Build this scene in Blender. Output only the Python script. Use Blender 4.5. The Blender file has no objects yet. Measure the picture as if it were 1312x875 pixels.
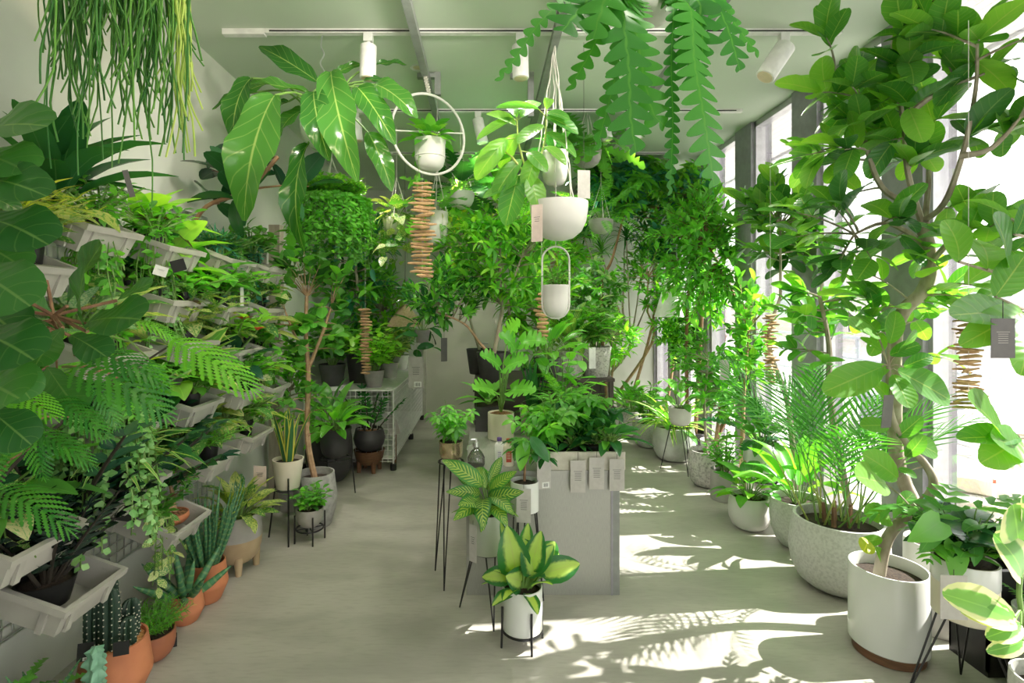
import bpy, math, random
import numpy as np
from mathutils import Vector as V, Matrix as Mx

# ------------------------------------------------------------------ camera, world, sun, exposure
FOC, U0, V0, CZ = 680.0, 622.0, 394.0, 1.5          # focal length in pixels, vanishing point, eye height
COL = bpy.context.scene.collection
SC = bpy.context.scene
cam_d = bpy.data.cameras.new('camera'); cam = bpy.data.objects.new('camera', cam_d); COL.objects.link(cam)
cam_d.sensor_width = 36.0; cam_d.lens = FOC / 1312 * 36.0
cam_d.shift_x = (656 - U0) / 1312; cam_d.shift_y = -(437.5 - V0) / 1312
cam_d.clip_start = 0.05; cam_d.clip_end = 200
cam.location = (0, 0, CZ); cam.rotation_euler = (math.pi / 2, 0, 0)
SC.camera = cam

WORLD_STRENGTH, SUN_STRENGTH = 3.5, 17.0
wd = bpy.data.worlds.new('world'); SC.world = wd; wd.use_nodes = True
bg = wd.node_tree.nodes['Background']
bg.inputs[0].default_value = (1.0, 0.975, 0.955, 1); bg.inputs[1].default_value = WORLD_STRENGTH
sun_d = bpy.data.lights.new('sun', 'SUN'); sun = bpy.data.objects.new('sun', sun_d); COL.objects.link(sun)
sun_d.energy = SUN_STRENGTH; sun_d.angle = math.radians(0.6); sun_d.color = (1.0, 0.96, 0.88)
sun.rotation_euler = V((-1.0, -0.10, -0.88)).to_track_quat('-Z', 'Y').to_euler()
sun.location = (8, 2, 8)
SC.view_settings.view_transform = 'Standard'; SC.view_settings.look = 'None'
SC.view_settings.gamma = 1.0; SC.view_settings.use_curve_mapping = False
SC.view_settings.exposure = 0.22

XL, XR, YF, YB, ZC = -1.75, 2.31, -1.3, 7.23, 3.10        # the room's walls and ceiling

# ------------------------------------------------------------------ small helpers
rnd = random.Random(7)
def seed(n): rnd.seed(n)
def U(a, b): return rnd.uniform(a, b)
def W(u, v, d): return V(((u - U0) * d / FOC, d, CZ - (v - V0) * d / FOC))   # pixel + distance -> point
def F(u, v):                                                                # pixel of a floor contact -> point
    d = FOC * CZ / (v - V0); return V(((u - U0) * d / FOC, d, 0))
Z = V((0, 0, 1))

class MB:
    def __init__(s): s.v = []; s.f = []
    def add(s, vs, fs):
        o = len(s.v); s.v += [tuple(p) for p in vs]; s.f += [tuple(i + o for i in f) for f in fs]; return s
    def box(s, c, size, M=None):
        cx, cy, cz = c; a, b, h = size[0] / 2, size[1] / 2, size[2] / 2
        vs = [V((cx + i * a, cy + j * b, cz + k * h)) for i in (-1, 1) for j in (-1, 1) for k in (-1, 1)]
        if M: vs = [M @ p for p in vs]
        return s.add(vs, [(0, 1, 3, 2), (4, 6, 7, 5), (0, 4, 5, 1), (2, 3, 7, 6), (0, 2, 6, 4), (1, 5, 7, 3)])
    def box2(s, lo, hi): return s.box([(a + b) / 2 for a, b in zip(lo, hi)], [b - a for a, b in zip(lo, hi)])
    def tube(s, pts, rad, n=6, cap=True):
        pts = [V(p) for p in pts]
        if not isinstance(rad, (list, tuple)): rad = [rad] * len(pts)
        vs = []; fs = []; prev = None
        for i, p in enumerate(pts):
            t = (pts[min(i + 1, len(pts) - 1)] - pts[max(i - 1, 0)])
            t = t.normalized() if t.length > 1e-9 else V((0, 0, 1))
            if prev is None:
                a = t.cross(V((0.3, 0.9, 0.2)) if abs(t.y) < .8 else V((1, 0, 0))).normalized()
            else:
                a = prev - t * prev.dot(t); a = a.normalized() if a.length > 1e-6 else t.orthogonal().normalized()
            prev = a; b = t.cross(a)
            for k in range(n):
                an = 2 * math.pi * k / n
                vs.append(p + (a * math.cos(an) + b * math.sin(an)) * rad[i])
        for i in range(len(pts) - 1):
            for k in range(n):
                k2 = (k + 1) % n
                fs.append((i * n + k, i * n + k2, (i + 1) * n + k2, (i + 1) * n + k))
        if cap:
            fs.append(tuple(range(n))[::-1]); m = (len(pts) - 1) * n; fs.append(tuple(m + k for k in range(n)))
        return s.add(vs, fs)
    def lathe(s, prof, n=28, c=(0, 0, 0)):
        vs = []; fs = []
        for r, z in prof:
            for k in range(n):
                a = 2 * math.pi * k / n; vs.append((c[0] + r * math.cos(a), c[1] + r * math.sin(a), c[2] + z))
        for i in range(len(prof) - 1):
            for k in range(n):
                k2 = (k + 1) % n; fs.append((i * n + k, i * n + k2, (i + 1) * n + k2, (i + 1) * n + k))
        return s.add(vs, fs)
    def torus(s, R, r, n=32, m=6, M=None):
        pts = [(R * math.cos(2 * math.pi * k / n), R * math.sin(2 * math.pi * k / n), 0) for k in range(n + 1)]
        if M: pts = [M @ V(p) for p in pts]
        return s.tube(pts, r, m, False)
    def build(s, name, mat, parent=None, smooth=False, kind=None):
        me = bpy.data.meshes.new(name); me.from_pydata(s.v, [], s.f); me.materials.append(mat)
        if smooth: me.polygons.foreach_set('use_smooth', [True] * len(me.polygons)); sharpen(me)
        o = bpy.data.objects.new(name, me); COL.objects.link(o)
        if parent: o.parent = parent
        if kind: o['kind'] = kind
        return o
def sharpen(me, ang=0.7):
    try: me.set_sharp_from_angle(angle=ang)
    except Exception: pass
def tag(o, label, cat, group=None):
    o['label'] = label; o['category'] = cat
    if group: o['group'] = group
    return o
def thing(name, label, cat, loc, group=None, rot=(0, 0, 0)):
    o = bpy.data.objects.new(name, None); COL.objects.link(o); o.location = loc; o.rotation_euler = rot
    o.empty_display_size = .05
    return tag(o, label, cat, group)
def struct(name, mb, mat, label=None, smooth=False):
    o = mb.build(name, mat, None, smooth); o['kind'] = 'structure'
    if label: o['label'] = label
    return o

# ------------------------------------------------------------------ materials
MATS = {}
def nm(name):
    m = bpy.data.materials.new(name); m.use_nodes = True; nt = m.node_tree
    return m, nt, nt.nodes['Principled BSDF']
def col(c): return (c[0], c[1], c[2], 1)
def mix(nt, f, a, b, mode='MIX'):
    n = nt.nodes.new('ShaderNodeMix'); n.data_type = 'RGBA'; n.blend_type = mode
    for i, x in ((0, f), (6, a), (7, b)):
        if hasattr(x, 'links'): nt.links.new(x, n.inputs[i])
        elif i == 0: n.inputs[0].default_value = x
        else: n.inputs[i].default_value = col(x)
    return n.outputs[2]
def mth(nt, op, a, b=0.0, c=None, clamp=False):
    n = nt.nodes.new('ShaderNodeMath'); n.operation = op; n.use_clamp = clamp
    for i, x in ((0, a), (1, b)) + (((2, c),) if c is not None else ()):
        if hasattr(x, 'links'): nt.links.new(x, n.inputs[i])
        else: n.inputs[i].default_value = x
    return n.outputs[0]
def smooth_step(nt, x, a, b):
    n = nt.nodes.new('ShaderNodeMapRange'); n.interpolation_type = 'SMOOTHSTEP'
    nt.links.new(x, n.inputs[0]); n.inputs[1].default_value = a; n.inputs[2].default_value = b
    return n.outputs[0]
def noise(nt, scale, detail=3, vec=None, dist=0.0):
    n = nt.nodes.new('ShaderNodeTexNoise'); n.inputs['Scale'].default_value = scale
    n.inputs['Detail'].default_value = detail; n.inputs['Distortion'].default_value = dist
    if vec is not None: nt.links.new(vec, n.inputs['Vector'])
    return n.outputs[0]
def texco(nt, out='Object', scale=None):
    n = nt.nodes.new('ShaderNodeTexCoord'); o = n.outputs[out]
    if scale:
        m = nt.nodes.new('ShaderNodeMapping'); m.inputs['Scale'].default_value = scale; nt.links.new(o, m.inputs[0]); o = m.outputs[0]
    return o
def bump(nt, b, h, strength=.3, dist=.01):
    n = nt.nodes.new('ShaderNodeBump'); n.inputs['Strength'].default_value = strength; n.inputs['Distance'].default_value = dist
    nt.links.new(h, n.inputs['Height']); nt.links.new(n.outputs[0], b.inputs['Normal'])
def surf(name, c, c2=None, rough=.5, metal=0.0, scale=20.0, detail=4, bmp=0.0, stretch=None, spec=.5, lo=.35, hi=.65):
    m, nt, b = nm(name); b.inputs['Roughness'].default_value = rough; b.inputs['Metallic'].default_value = metal
    b.inputs['Specular IOR Level'].default_value = spec
    x = noise(nt, scale, detail, texco(nt, 'Object', stretch))
    c2 = c2 or tuple(k * .88 for k in c)
    nt.links.new(mix(nt, smooth_step(nt, x, lo, hi), c2, c), b.inputs['Base Color'])
    if bmp: bump(nt, b, x, bmp, .004)
    MATS[name] = m; return m
def leafmat(name, base, alt=None, vein=None, pattern='plain', pal=None, trans=.34, rough=.34, tcol=None):
    m, nt, b = nm(name); out = nt.nodes['Material Output']
    alt = alt or (base[0] * 1.7, base[1] * 1.5, base[2] * 1.2)
    if base[1] > 1.6 * base[0]: base, alt = [(q[0] * .80, q[1] * .92, q[2] * 1.15 + .003) for q in (base, alt)]     # cooler greens
    oi = nt.nodes.new('ShaderNodeObjectInfo'); gm = nt.nodes.new('ShaderNodeNewGeometry')
    r = mth(nt, 'FRACT', mth(nt, 'ADD', oi.outputs['Random'], gm.outputs['Random Per Island']))
    c = mix(nt, mth(nt, 'POWER', r, 1.4), tuple(k * 1.2 for k in base), tuple(min(k * 1.3, .75) for k in alt))
    uv = nt.nodes.new('ShaderNodeTexCoord').outputs['UV']
    sp = nt.nodes.new('ShaderNodeSeparateXYZ'); nt.links.new(uv, sp.inputs[0])
    a = mth(nt, 'ABSOLUTE', mth(nt, 'MULTIPLY_ADD', sp.outputs[0], 2.0, -1.0)); t = sp.outputs[1]
    pal = pal or (.55, .62, .18)
    if pattern == 'edge':                                      # yellow margins
        c = mix(nt, smooth_step(nt, a, .55, .68), c, pal)
    elif pattern == 'center':                                  # pale middle, green border
        n = noise(nt, 7, 3, uv); k = mth(nt, 'ADD', a, mth(nt, 'MULTIPLY', n, .5))
        c = mix(nt, smooth_step(nt, k, .95, .62), c, pal)
    elif pattern == 'splash':                                  # marbled
        n = noise(nt, 9, 4, uv, .6); n2 = mth(nt, 'ADD', n, mth(nt, 'MULTIPLY', r, .22))
        c = mix(nt, smooth_step(nt, n2, .55, .68), c, pal)
    elif pattern == 'feather':                                 # pale stripes running out from the midrib
        k = mth(nt, 'SINE', mth(nt, 'ADD', mth(nt, 'MULTIPLY', t, 74.0), mth(nt, 'MULTIPLY', a, -16.0)))
        k = mth(nt, 'MULTIPLY', smooth_step(nt, k, -.1, .5), smooth_step(nt, a, .86, .6))
        c = mix(nt, k, c, pal)
    elif pattern == 'band':                                    # cross bands of a snake plant
        n = noise(nt, 3, 3, uv); k = mth(nt, 'SINE', mth(nt, 'ADD', mth(nt, 'MULTIPLY', t, 70.0), mth(nt, 'MULTIPLY', n, 9.0)))
        c = mix(nt, mth(nt, 'MULTIPLY', smooth_step(nt, k, .1, .8), .75), c, pal)
    vein = vein or (base[0] * 2.6 + .03, base[1] * 1.9 + .03, base[2] * 2 + .02)
    if pattern not in ('band',):
        c = mix(nt, mth(nt, 'MULTIPLY', smooth_step(nt, a, .065, .015), .7), c, vein)
    if pattern == 'veined':
        k = mth(nt, 'SINE', mth(nt, 'ADD', mth(nt, 'MULTIPLY', t, 46.0), mth(nt, 'MULTIPLY', a, -10.0)))
        c = mix(nt, mth(nt, 'MULTIPLY', smooth_step(nt, k, .93, 1.0), .26), c, vein)
        bump(nt, b, k, .12, .004)
    nt.links.new(c, b.inputs['Base Color']); b.inputs['Roughness'].default_value = rough
    b.inputs['Specular IOR Level'].default_value = .45
    tr = nt.nodes.new('ShaderNodeBsdfTranslucent')
    nt.links.new(mix(nt, 1.0, c, tcol or (2.0, 2.15, .55), 'MULTIPLY'), tr.inputs[0])
    ms = nt.nodes.new('ShaderNodeMixShader'); ms.inputs[0].default_value = trans
    nt.links.new(b.outputs[0], ms.inputs[1]); nt.links.new(tr.outputs[0], ms.inputs[2]); nt.links.new(ms.outputs[0], out.inputs[0])
    MATS[name] = m; return m
def glassmat(name, tint=(1, 1, 1), refl=.08):
    m, nt, b = nm(name); out = nt.nodes['Material Output']
    t = nt.nodes.new('ShaderNodeBsdfTransparent'); t.inputs[0].default_value = col(tint)
    g = nt.nodes.new('ShaderNodeBsdfGlossy'); g.inputs['Roughness'].default_value = .02
    lw = nt.nodes.new('ShaderNodeLayerWeight'); lw.inputs[0].default_value = .25
    ms = nt.nodes.new('ShaderNodeMixShader')
    nt.links.new(mth(nt, 'MULTIPLY_ADD', lw.outputs[0], .5, refl), ms.inputs[0])
    nt.links.new(t.outputs[0], ms.inputs[1]); nt.links.new(g.outputs[0], ms.inputs[2]); nt.links.new(ms.outputs[0], out.inputs[0])
    MATS[name] = m; return m

wall_m = surf('wall_paint', (.59, .61, .545), (.53, .55, .49), .75, scale=2.2, detail=5, bmp=.08, lo=.3, hi=.7)
ceil_m = surf('ceiling_paint', (.60, .675, .555), (.57, .64, .525), .6, scale=1.2)
def floor_material():
    m, nt, b = nm('polished_concrete')
    n1 = noise(nt, 1.6, 6, texco(nt, 'Object', (1, 2.2, 1)), .6); n2 = noise(nt, 14, 5, texco(nt, 'Object', (1, 5, 1)))
    c = mix(nt, smooth_step(nt, n1, .3, .7), (.36, .345, .305), (.485, .465, .415))
    c = mix(nt, mth(nt, 'MULTIPLY', smooth_step(nt, n2, .45, .75), .35), c, (.31, .29, .25))
    nt.links.new(c, b.inputs['Base Color']); b.inputs['Roughness'].default_value = .33
    nt.links.new(mth(nt, 'MULTIPLY_ADD', n2, .25, .28), b.inputs['Roughness']); bump(nt, b, n2, .05, .002)
    return m
floor_m = floor_material()
white_metal = surf('white_painted_metal', (.80, .80, .77), rough=.4)
dark_frame = surf('dark_grey_frame', (.32, .31, .35), rough=.5)
frame_light = surf('aluminium_strip', (.55, .55, .57), rough=.35, metal=.6)
rail_grey = surf('grey_rail_paint', (.27, .285, .27), rough=.45)
black_metal = surf('black_metal', (.015, .015, .016), rough=.42)
chrome = surf('steel_wire', (.72, .73, .74), rough=.28, metal=.9)
brushed = surf('brushed_steel', (.40, .405, .37), (.33, .335, .305), .45, .4, scale=30, stretch=(40, 1, 1))
crate_m = surf('grey_plastic', (.46, .445, .395), (.40, .385, .34), .55, scale=6)
crate_dark = surf('grey_plastic_rib', (.50, .49, .45), rough=.55)
white_cer = surf('white_glazed_ceramic', (.74, .755, .725), (.70, .715, .685), .22, scale=3)
matte_white = surf('matte_white_ceramic', (.70, .685, .65), (.66, .645, .61), .55, scale=4)
cream_cer = surf('cream_ceramic', (.78, .72, .60), (.72, .65, .52), .45, scale=5)
tan_cer = surf('tan_stoneware', (.50, .38, .235), (.42, .31, .18), .5, scale=6)
grey_cer = surf('grey_stoneware', (.44, .42, .39), (.36, .345, .32), .6, scale=8, bmp=.1)
terra = surf('terracotta', (.60, .225, .105), (.52, .185, .085), .62, scale=7, bmp=.08)
terra_dk = surf('dark_terracotta', (.42, .15, .075), (.34, .12, .06), .5, scale=7)
conc = surf('speckled_concrete', (.60, .61, .565), (.48, .49, .45), .8, scale=75, detail=5, bmp=.35, lo=.3, hi=.62)
conc_rough = surf('pitted_concrete', (.55, .54, .50), (.33, .325, .30), .85, scale=60, detail=6, bmp=.7, lo=.36, hi=.55)
dk_pot = surf('charcoal_ceramic', (.052, .05, .052), (.04, .038, .04), .5, scale=10)
blk_plastic = surf('black_nursery_plastic', (.016, .016, .016), rough=.42)
taupe_pot = surf('taupe_ceramic', (.30, .28, .27), rough=.5)
green_steel = surf('sage_lacquered_steel', (.50, .53, .45), (.46, .49, .41), .3, scale=3)
brass = surf('champagne_metal', (.62, .51, .33), rough=.25, metal=.85)
wood = surf('walnut_wood', (.20, .095, .045), (.13, .06, .03), .5, scale=14, stretch=(1, 1, 12))
wood_lt = surf('pale_wood', (.58, .44, .27), (.47, .34, .19), .6, scale=14, stretch=(10, 10, 1))
post_m = surf('taupe_post_paint', (.37, .33, .26), (.31, .275, .215), .6, scale=8, stretch=(6, 6, 1))
drift = surf('driftwood', (.52, .335, .17), (.33, .195, .09), .8, scale=30, stretch=(1, 6, 6))
soil = surf('potting_soil', (.05, .032, .02), (.022, .014, .009), .95, scale=120, bmp=1.0)
bark_chip = surf('bark_chips', (.36, .17, .075), (.13, .06, .03), .9, scale=90, bmp=1.0, lo=.4, hi=.6)
bark_pale = surf('pale_grey_bark', (.40, .355, .27), (.27, .23, .16), .8, scale=26, bmp=.5, stretch=(1, 1, .4))
bark_brown = surf('brown_bark', (.30, .17, .09), (.19, .10, .055), .8, scale=30, bmp=.5, stretch=(1, 1, .4))
bark_tan = surf('tan_bark', (.50, .33, .20), (.37, .23, .13), .8, scale=30, bmp=.4)
stem_g = surf('green_stem', (.18, .33, .07), (.13, .25, .05), .5, scale=20)
stem_y = surf('yellow_green_stem', (.42, .50, .12), (.33, .40, .09), .5, scale=20)
stem_d = surf('dark_stem', (.035, .028, .02), rough=.6)
paper = surf('grey_card', (.50, .48, .455), (.46, .44, .415), .8, scale=30)
paper_dk = surf('charcoal_card', (.15, .145, .14), rough=.8)
paper_bk = surf('black_card', (.02, .02, .02), rough=.7)
paper_wt = surf('white_sticker', (.85, .85, .83), rough=.7)
paper_pk = surf('blush_card', (.74, .60, .54), rough=.8)
ink = surf('print_ink', (.09, .09, .09), rough=.8)
cord_m = surf('cotton_cord', (.74, .71, .64), rough=.9)
red_m = surf('red_print', (.60, .07, .035), rough=.5)
purple_m = surf('violet_print', (.16, .09, .34), rough=.5)
flower_m = surf('coral_petal', (.86, .12, .05), (.75, .08, .03), .5, scale=40)
fabric_m = surf('grey_felt', (.40, .40, .38), (.31, .31, .295), .9, scale=30, bmp=.3)
mulch_m = surf('orange_mulch', (.66, .33, .12), (.42, .18, .06), .9, scale=70, bmp=1.0, lo=.35, hi=.6)
cactus_d = surf('dark_cactus_skin', (.025, .06, .035), (.02, .045, .028), .5, scale=9)
cactus_b = surf('blue_cactus_skin', (.24, .47, .32), (.16, .36, .23), .5, scale=14)
spine_m = surf('cactus_spines', (.72, .68, .56), rough=.8)
pave_m = surf('pale_paving', (.62, .60, .57), rough=.85, scale=3)
facade_m = surf('pale_render', (.70, .66, .63), rough=.85, scale=1)
steel_blue = surf('street_steel', (.40, .44, .50), rough=.5)
slat_m = surf('white_slat_paint', (.82, .81, .80), rough=.6)
glass_m = glassmat('window_glass')
bottle_glass = glassmat('smoked_bottle_glass', (.62, .62, .60), .14)
straw_m = surf('woven_straw', (.62, .47, .30), (.50, .36, .21), .8, scale=60)
lamp_white = surf('white_lamp_shade', (.88, .88, .86), rough=.6)

L_fig = leafmat('fig_leaf', (.024, .10, .016), (.055, .165, .025), pattern='veined', vein=(.17, .30, .10))
L_aud = leafmat('broad_ficus_leaf', (.06, .19, .03), (.19, .35, .045), pattern='veined', vein=(.34, .44, .15), trans=.5)
L_phil = leafmat('philodendron_leaf', (.03, .115, .012), (.065, .18, .02), pattern='veined', vein=(.34, .46, .13), rough=.2)
L_mid = leafmat('mid_green_leaf', (.07, .22, .03), (.17, .38, .05))
L_dark = leafmat('dark_green_leaf', (.022, .095, .026), (.05, .17, .035), rough=.26)
L_lime = leafmat('lime_leaf', (.19, .40, .04), (.36, .55, .07), trans=.42)
L_fresh = leafmat('fresh_leaf', (.10, .32, .03), (.21, .47, .05), trans=.42)
L_blue = leafmat('blue_green_leaf', (.035, .16, .09), (.07, .25, .12))
L_black = leafmat('black_leaf', (.008, .014, .010), (.015, .035, .014), rough=.25, trans=.05, vein=(.03, .05, .03))
L_rub = leafmat('rubber_leaf', (.015, .06, .025), (.04, .12, .03), rough=.18, trans=.15)
L_dieff = leafmat('dieffenbachia_leaf', (.018, .11, .02), (.04, .17, .025), pattern='center', pal=(.40, .55, .13), vein=(.4, .5, .15))
L_feath = leafmat('striped_leaf', (.045, .17, .03), (.09, .25, .035), pattern='feather', pal=(.36, .48, .11), vein=(.46, .55, .18))
L_aglo = leafmat('marbled_leaf', (.045, .15, .03), (.08, .21, .04), pattern='splash', pal=(.50, .54, .19))
L_poth = leafmat('cream_marbled_leaf', (.09, .26, .04), (.16, .36, .05), pattern='splash', pal=(.62, .63, .33))
L_snake = leafmat('snake_plant_leaf', (.035, .13, .035), (.05, .17, .045), pattern='edge', pal=(.62, .58, .10), trans=.12)
L_cyl = leafmat('banded_succulent', (.05, .16, .06), (.08, .21, .07), pattern='band', pal=(.20, .34, .13), trans=.06)
L_spider = leafmat('spider_leaf', (.12, .30, .04), (.2, .4, .06), pattern='edge', pal=(.60, .64, .26))
L_palm = leafmat('palm_leaf', (.045, .19, .025), (.11, .31, .04), trans=.32)
L_cojo = leafmat('feathery_leaf', (.035, .17, .022), (.085, .27, .025), trans=.4)
L_cojo2 = leafmat('young_feathery_leaf', (.13, .38, .025), (.2, .47, .03), trans=.4)
L_fish = leafmat('fishbone_stem', (.03, .15, .013), (.06, .22, .02), trans=.32, vein=(.10, .30, .04))
L_string = leafmat('string_bead', (.16, .35, .08), (.36, .52, .17), trans=.25)
L_rhip = leafmat('rhipsalis_stem', (.045, .17, .025), (.16, .34, .045), trans=.2)
L_rhip2 = leafmat('pale_rhipsalis_stem', (.33, .44, .10), (.48, .56, .18), trans=.25)
L_silv = leafmat('silver_leaf', (.12, .26, .10), (.25, .38, .2), pattern='splash', pal=(.50, .57, .45))
L_var = leafmat('cream_edged_leaf', (.12, .28, .04), (.2, .38, .05), pattern='edge', pal=(.60, .62, .34))
L_red = leafmat('maroon_leaf', (.05, .03, .02), (.11, .06, .025), trans=.15)
L_yell = leafmat('golden_leaf', (.36, .42, .05), (.52, .52, .10), trans=.4)
# ------------------------------------------------------------------ leaf shapes (length 1 along +Y, base at the origin)
TM = {}
def blade(rows, ratio, a, b, fold, droop, wave=0.0, cols=2, waist=0.0, lift=.35, notch=None, lobe=0.0, ph=0.0, per=2):
    vs = []; uv = []; fs = []
    mx = max((t ** a) * ((1 - t) ** b) for t in [k / 60 for k in range(1, 60)])
    y = z = 0.0; nc = cols + 1
    for i in range(rows + 1):
        t = i / rows if notch or rows < 4 else .35 * i / rows + .65 * (.5 - .5 * math.cos(math.pi * i / rows)); th = droop * (t - lift)
        if i: y += math.cos(th) * (t - tp); z -= math.sin(th) * (t - tp)
        tp = t; tt = min(max(t, .012), .988); w = ratio / 2 * (tt ** a) * ((1 - tt) ** b) / mx
        if waist: w *= 1 - waist * math.exp(-((t - .38) / .13) ** 2)
        if notch and 1 < i < rows - 1 and i % per == 1: w *= notch
        for k in range(nc):
            s = -1 + 2 * k / cols; wv = wave * math.sin(t * 11 + ph + (1.3 if s > 0 else 0)) * abs(s)
            vs.append((s * w, y - lobe * ratio * abs(s) * (1 - t) ** 6 + (.0 if not notch else abs(s) * .12 * w), z + fold * abs(s) * w + wv * w))
            uv.append((.5 + s / 2, t))
    for i in range(rows):
        for k in range(cols):
            q = i * nc + k; fs.append((q, q + 1, q + nc + 1, q + nc))
    return np.array(vs), fs, np.array(uv)
def merge(parts):
    vs = []; fs = []; uv = []; o = 0
    for v, f, u in parts:
        vs.append(v); uv.append(u); fs += [tuple(i + o for i in q) for q in f]; o += len(v)
    return np.concatenate(vs), fs, np.concatenate(uv)
def xf(t, M):
    v, f, u = t; R = np.array(M)[:3, :3]; T = np.array(M)[:3, 3]
    return v @ R.T + T, f, u
def tubeT(pts, rad, n=4):
    m = MB().tube(pts, rad, n, False); return np.array(m.v), m.f, np.tile([.5, .5], (len(m.v), 1))
def look(pos, d, up, s=1.0, w=1.0):
    d = V(d).normalized(); x = d.cross(V(up))
    if x.length < 1e-4: x = d.orthogonal()
    x.normalize(); z = x.cross(d)
    return Mx(((x.x * s * w, d.x * s, z.x * s, pos[0]), (x.y * s * w, d.y * s, z.y * s, pos[1]), (x.z * s * w, d.z * s, z.z * s, pos[2]), (0, 0, 0, 1)))
TM['fig'] = [blade(10, .66, .95, .32, .18, d, .12, 4, .28) for d in (.5, .9, .2)]
TM['aud'] = [blade(8, .56, .62, .52, .22, d, .05) for d in (.4, .8, .1)]
TM['rub'] = [blade(6, .50, .6, .6, .25, d) for d in (.3, .7)]
TM['phil'] = [blade(12, .40, .55, .75, .30, d, .30, 4) for d in (.5, .95, 1.3)]
TM['lance'] = [blade(5, .26, .6, .8, .3, d) for d in (.5, .9)]
TM['lance2'] = [blade(4, .36, .55, .8, .3, d) for d in (.4, .8)]
TM['oval'] = [blade(4, .50, .5, .6, .25, d) for d in (.4, .8)]
TM['round'] = [blade(4, .85, .45, .5, .15, d) for d in (.3, .6)]
TM['heart'] = [blade(5, .70, .32, .85, .22, d, .04, 2, 0, .3, None, .12) for d in (.5, 1.0)]
TM['aglo'] = [blade(6, .36, .55, .8, .28, d, .05) for d in (.6, 1.1)]
TM['dieff'] = [blade(7, .46, .5, .7, .25, d, .08, 4) for d in (.7, 1.2)]
TM['sword'] = [blade(6, .105, .12, .45, .35, d, .10) for d in (.12, .3)]
TM['strap'] = [blade(6, .07, .2, .7, .35, d) for d in (1.0, 1.7)]
TM['grass'] = [blade(4, .045, .2, .7, .3, d) for d in (.8, 1.6)]
TM['monst'] = [blade(21, .92, .30, .62, .18, d, .08, 4, 0, .3, .40, .2, 0, 4) for d in (.6, 1.1, .3)]
TM['cutl'] = [blade(16, .55, .45, .5, .15, d, .05, 2, 0, .3, .35) for d in (.6, 1.0)]
TM['tiny'] = [blade(2, .55, .5, .6, .2, .4)]
TM['bead'] = [blade(2, .85, .5, .5, .3, .4)]
TM['small'] = [blade(3, .42, .5, .7, .25, d) for d in (.5, .9)]
TM['thick'] = [blade(3, .62, .5, .45, .3, .2)]
def palmate(n, ratio, droop, a0=0.0):
    ps = []
    for k in range(n):
        az = 2 * math.pi * (k + a0) / n; t = blade(4, ratio, .55, .75, .25, droop, .04)
        M = Mx.Rotation(az, 4, 'Z') @ Mx.Rotation(-.15, 4, 'X') @ Mx.Translation((0, .05, 0)) @ Mx.Diagonal((.55, .55, .55, 1))
        ps.append(xf(t, M))
    return merge(ps)
TM['palmate'] = [palmate(7, .36, .9), palmate(8, .34, 1.3, .3), palmate(6, .38, .6, .5)]
TM['palmate5'] = [palmate(5, .42, .7), palmate(5, .42, 1.1, .4)]
def pinnate(n, ll, ratio, droop, ang=1.0, ldroop=.4, rachis=.006, prof=.5, v=.25, lf='grass', start=.12):
    ps = []; y = z = 0.0; pts = []; N = n * 2
    for i in range(N + 1):
        t = i / N; th = droop * (t - .3)
        if i: y += math.cos(th) / N; z -= math.sin(th) / N
        pts.append((V((0, y, z)), th, t))
    ps.append(tubeT([p[0] for p in pts[::2]], [rachis * (1 - .8 * p[2]) for p in pts[::2]], 3))
    for i, (p, th, t) in enumerate(pts):
        if t < start or i % 2: continue
        tt = (t - start) / (1 - start); L = ll * (math.sin(math.pi * min(tt * .85 + .12, 1)) ** prof)
        for s in (-1, 1):
            lb = blade(2, ratio, .35, .7, .2, ldroop)
            a = ang * (1 - .45 * tt)
            d = V((s * math.sin(a), math.cos(a) * math.cos(th), -math.cos(a) * math.sin(th) + v * .4))
            ps.append(xf(lb, look(p, d, V((0, math.sin(th), math.cos(th))), L)))
    ps.append(xf(blade(2, ratio, .35, .7, .2, ldroop), look(pts[-1][0], V((0, math.cos(droop * .7), -math.sin(droop * .7))), Z, ll * .45)))
    return merge(ps)
TM['palm'] = [pinnate(13, .50, .055, 1.1, .85, .8), pinnate(13, .48, .055, 1.5, .85, 1.0), pinnate(12, .52, .055, .6, .75, .6)]
TM['fern'] = [pinnate(18, .17, .28, 1.2, 1.3, .3, .005, .6, .05), pinnate(18, .17, .28, .7, 1.3, .3, .005, .6, .05)]
TM['pinn'] = [pinnate(6, .34, .40, .9, 1.1, .5, .006, .35, .1), pinnate(6, .34, .40, .4, 1.1, .5, .006, .35, .1)]
def bipinnate(n, droop):
    ps = []; y = z = 0.0; pts = []
    for i in range(n + 1):
        t = i / n; th = droop * (t - .3)
        if i: y += math.cos(th) / n; z -= math.sin(th) / n
        pts.append((V((0, y, z)), th, t))
    ps.append(tubeT([p[0] for p in pts], .004, 3))
    pin = blade(18, .215, .25, .45, .1, .45, 0, 2, 0, .3, .38)
    for p, th, t in pts:
        if t < .1: continue
        L = .36 * math.sin(math.pi * min(t * .78 + .17, 1)) ** .55
        for s in (-1, 1):
            a = 1.15 * (1 - .45 * t); d = V((s * math.sin(a), math.cos(a) * math.cos(th), -math.cos(a) * math.sin(th) - .06))
            ps.append(xf(pin, look(p, d, V((0, math.sin(th), math.cos(th))), L)))
    ps.append(xf(pin, look(pts[-1][0], V((0, math.cos(droop * .7), -math.sin(droop * .7))), Z, .14)))
    return merge(ps)
TM['bipin'] = [bipinnate(13, .6), bipinnate(13, 1.1)]
TM['needle'] = [blade(2, .12, .3, .6, .3, .3)]

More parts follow.
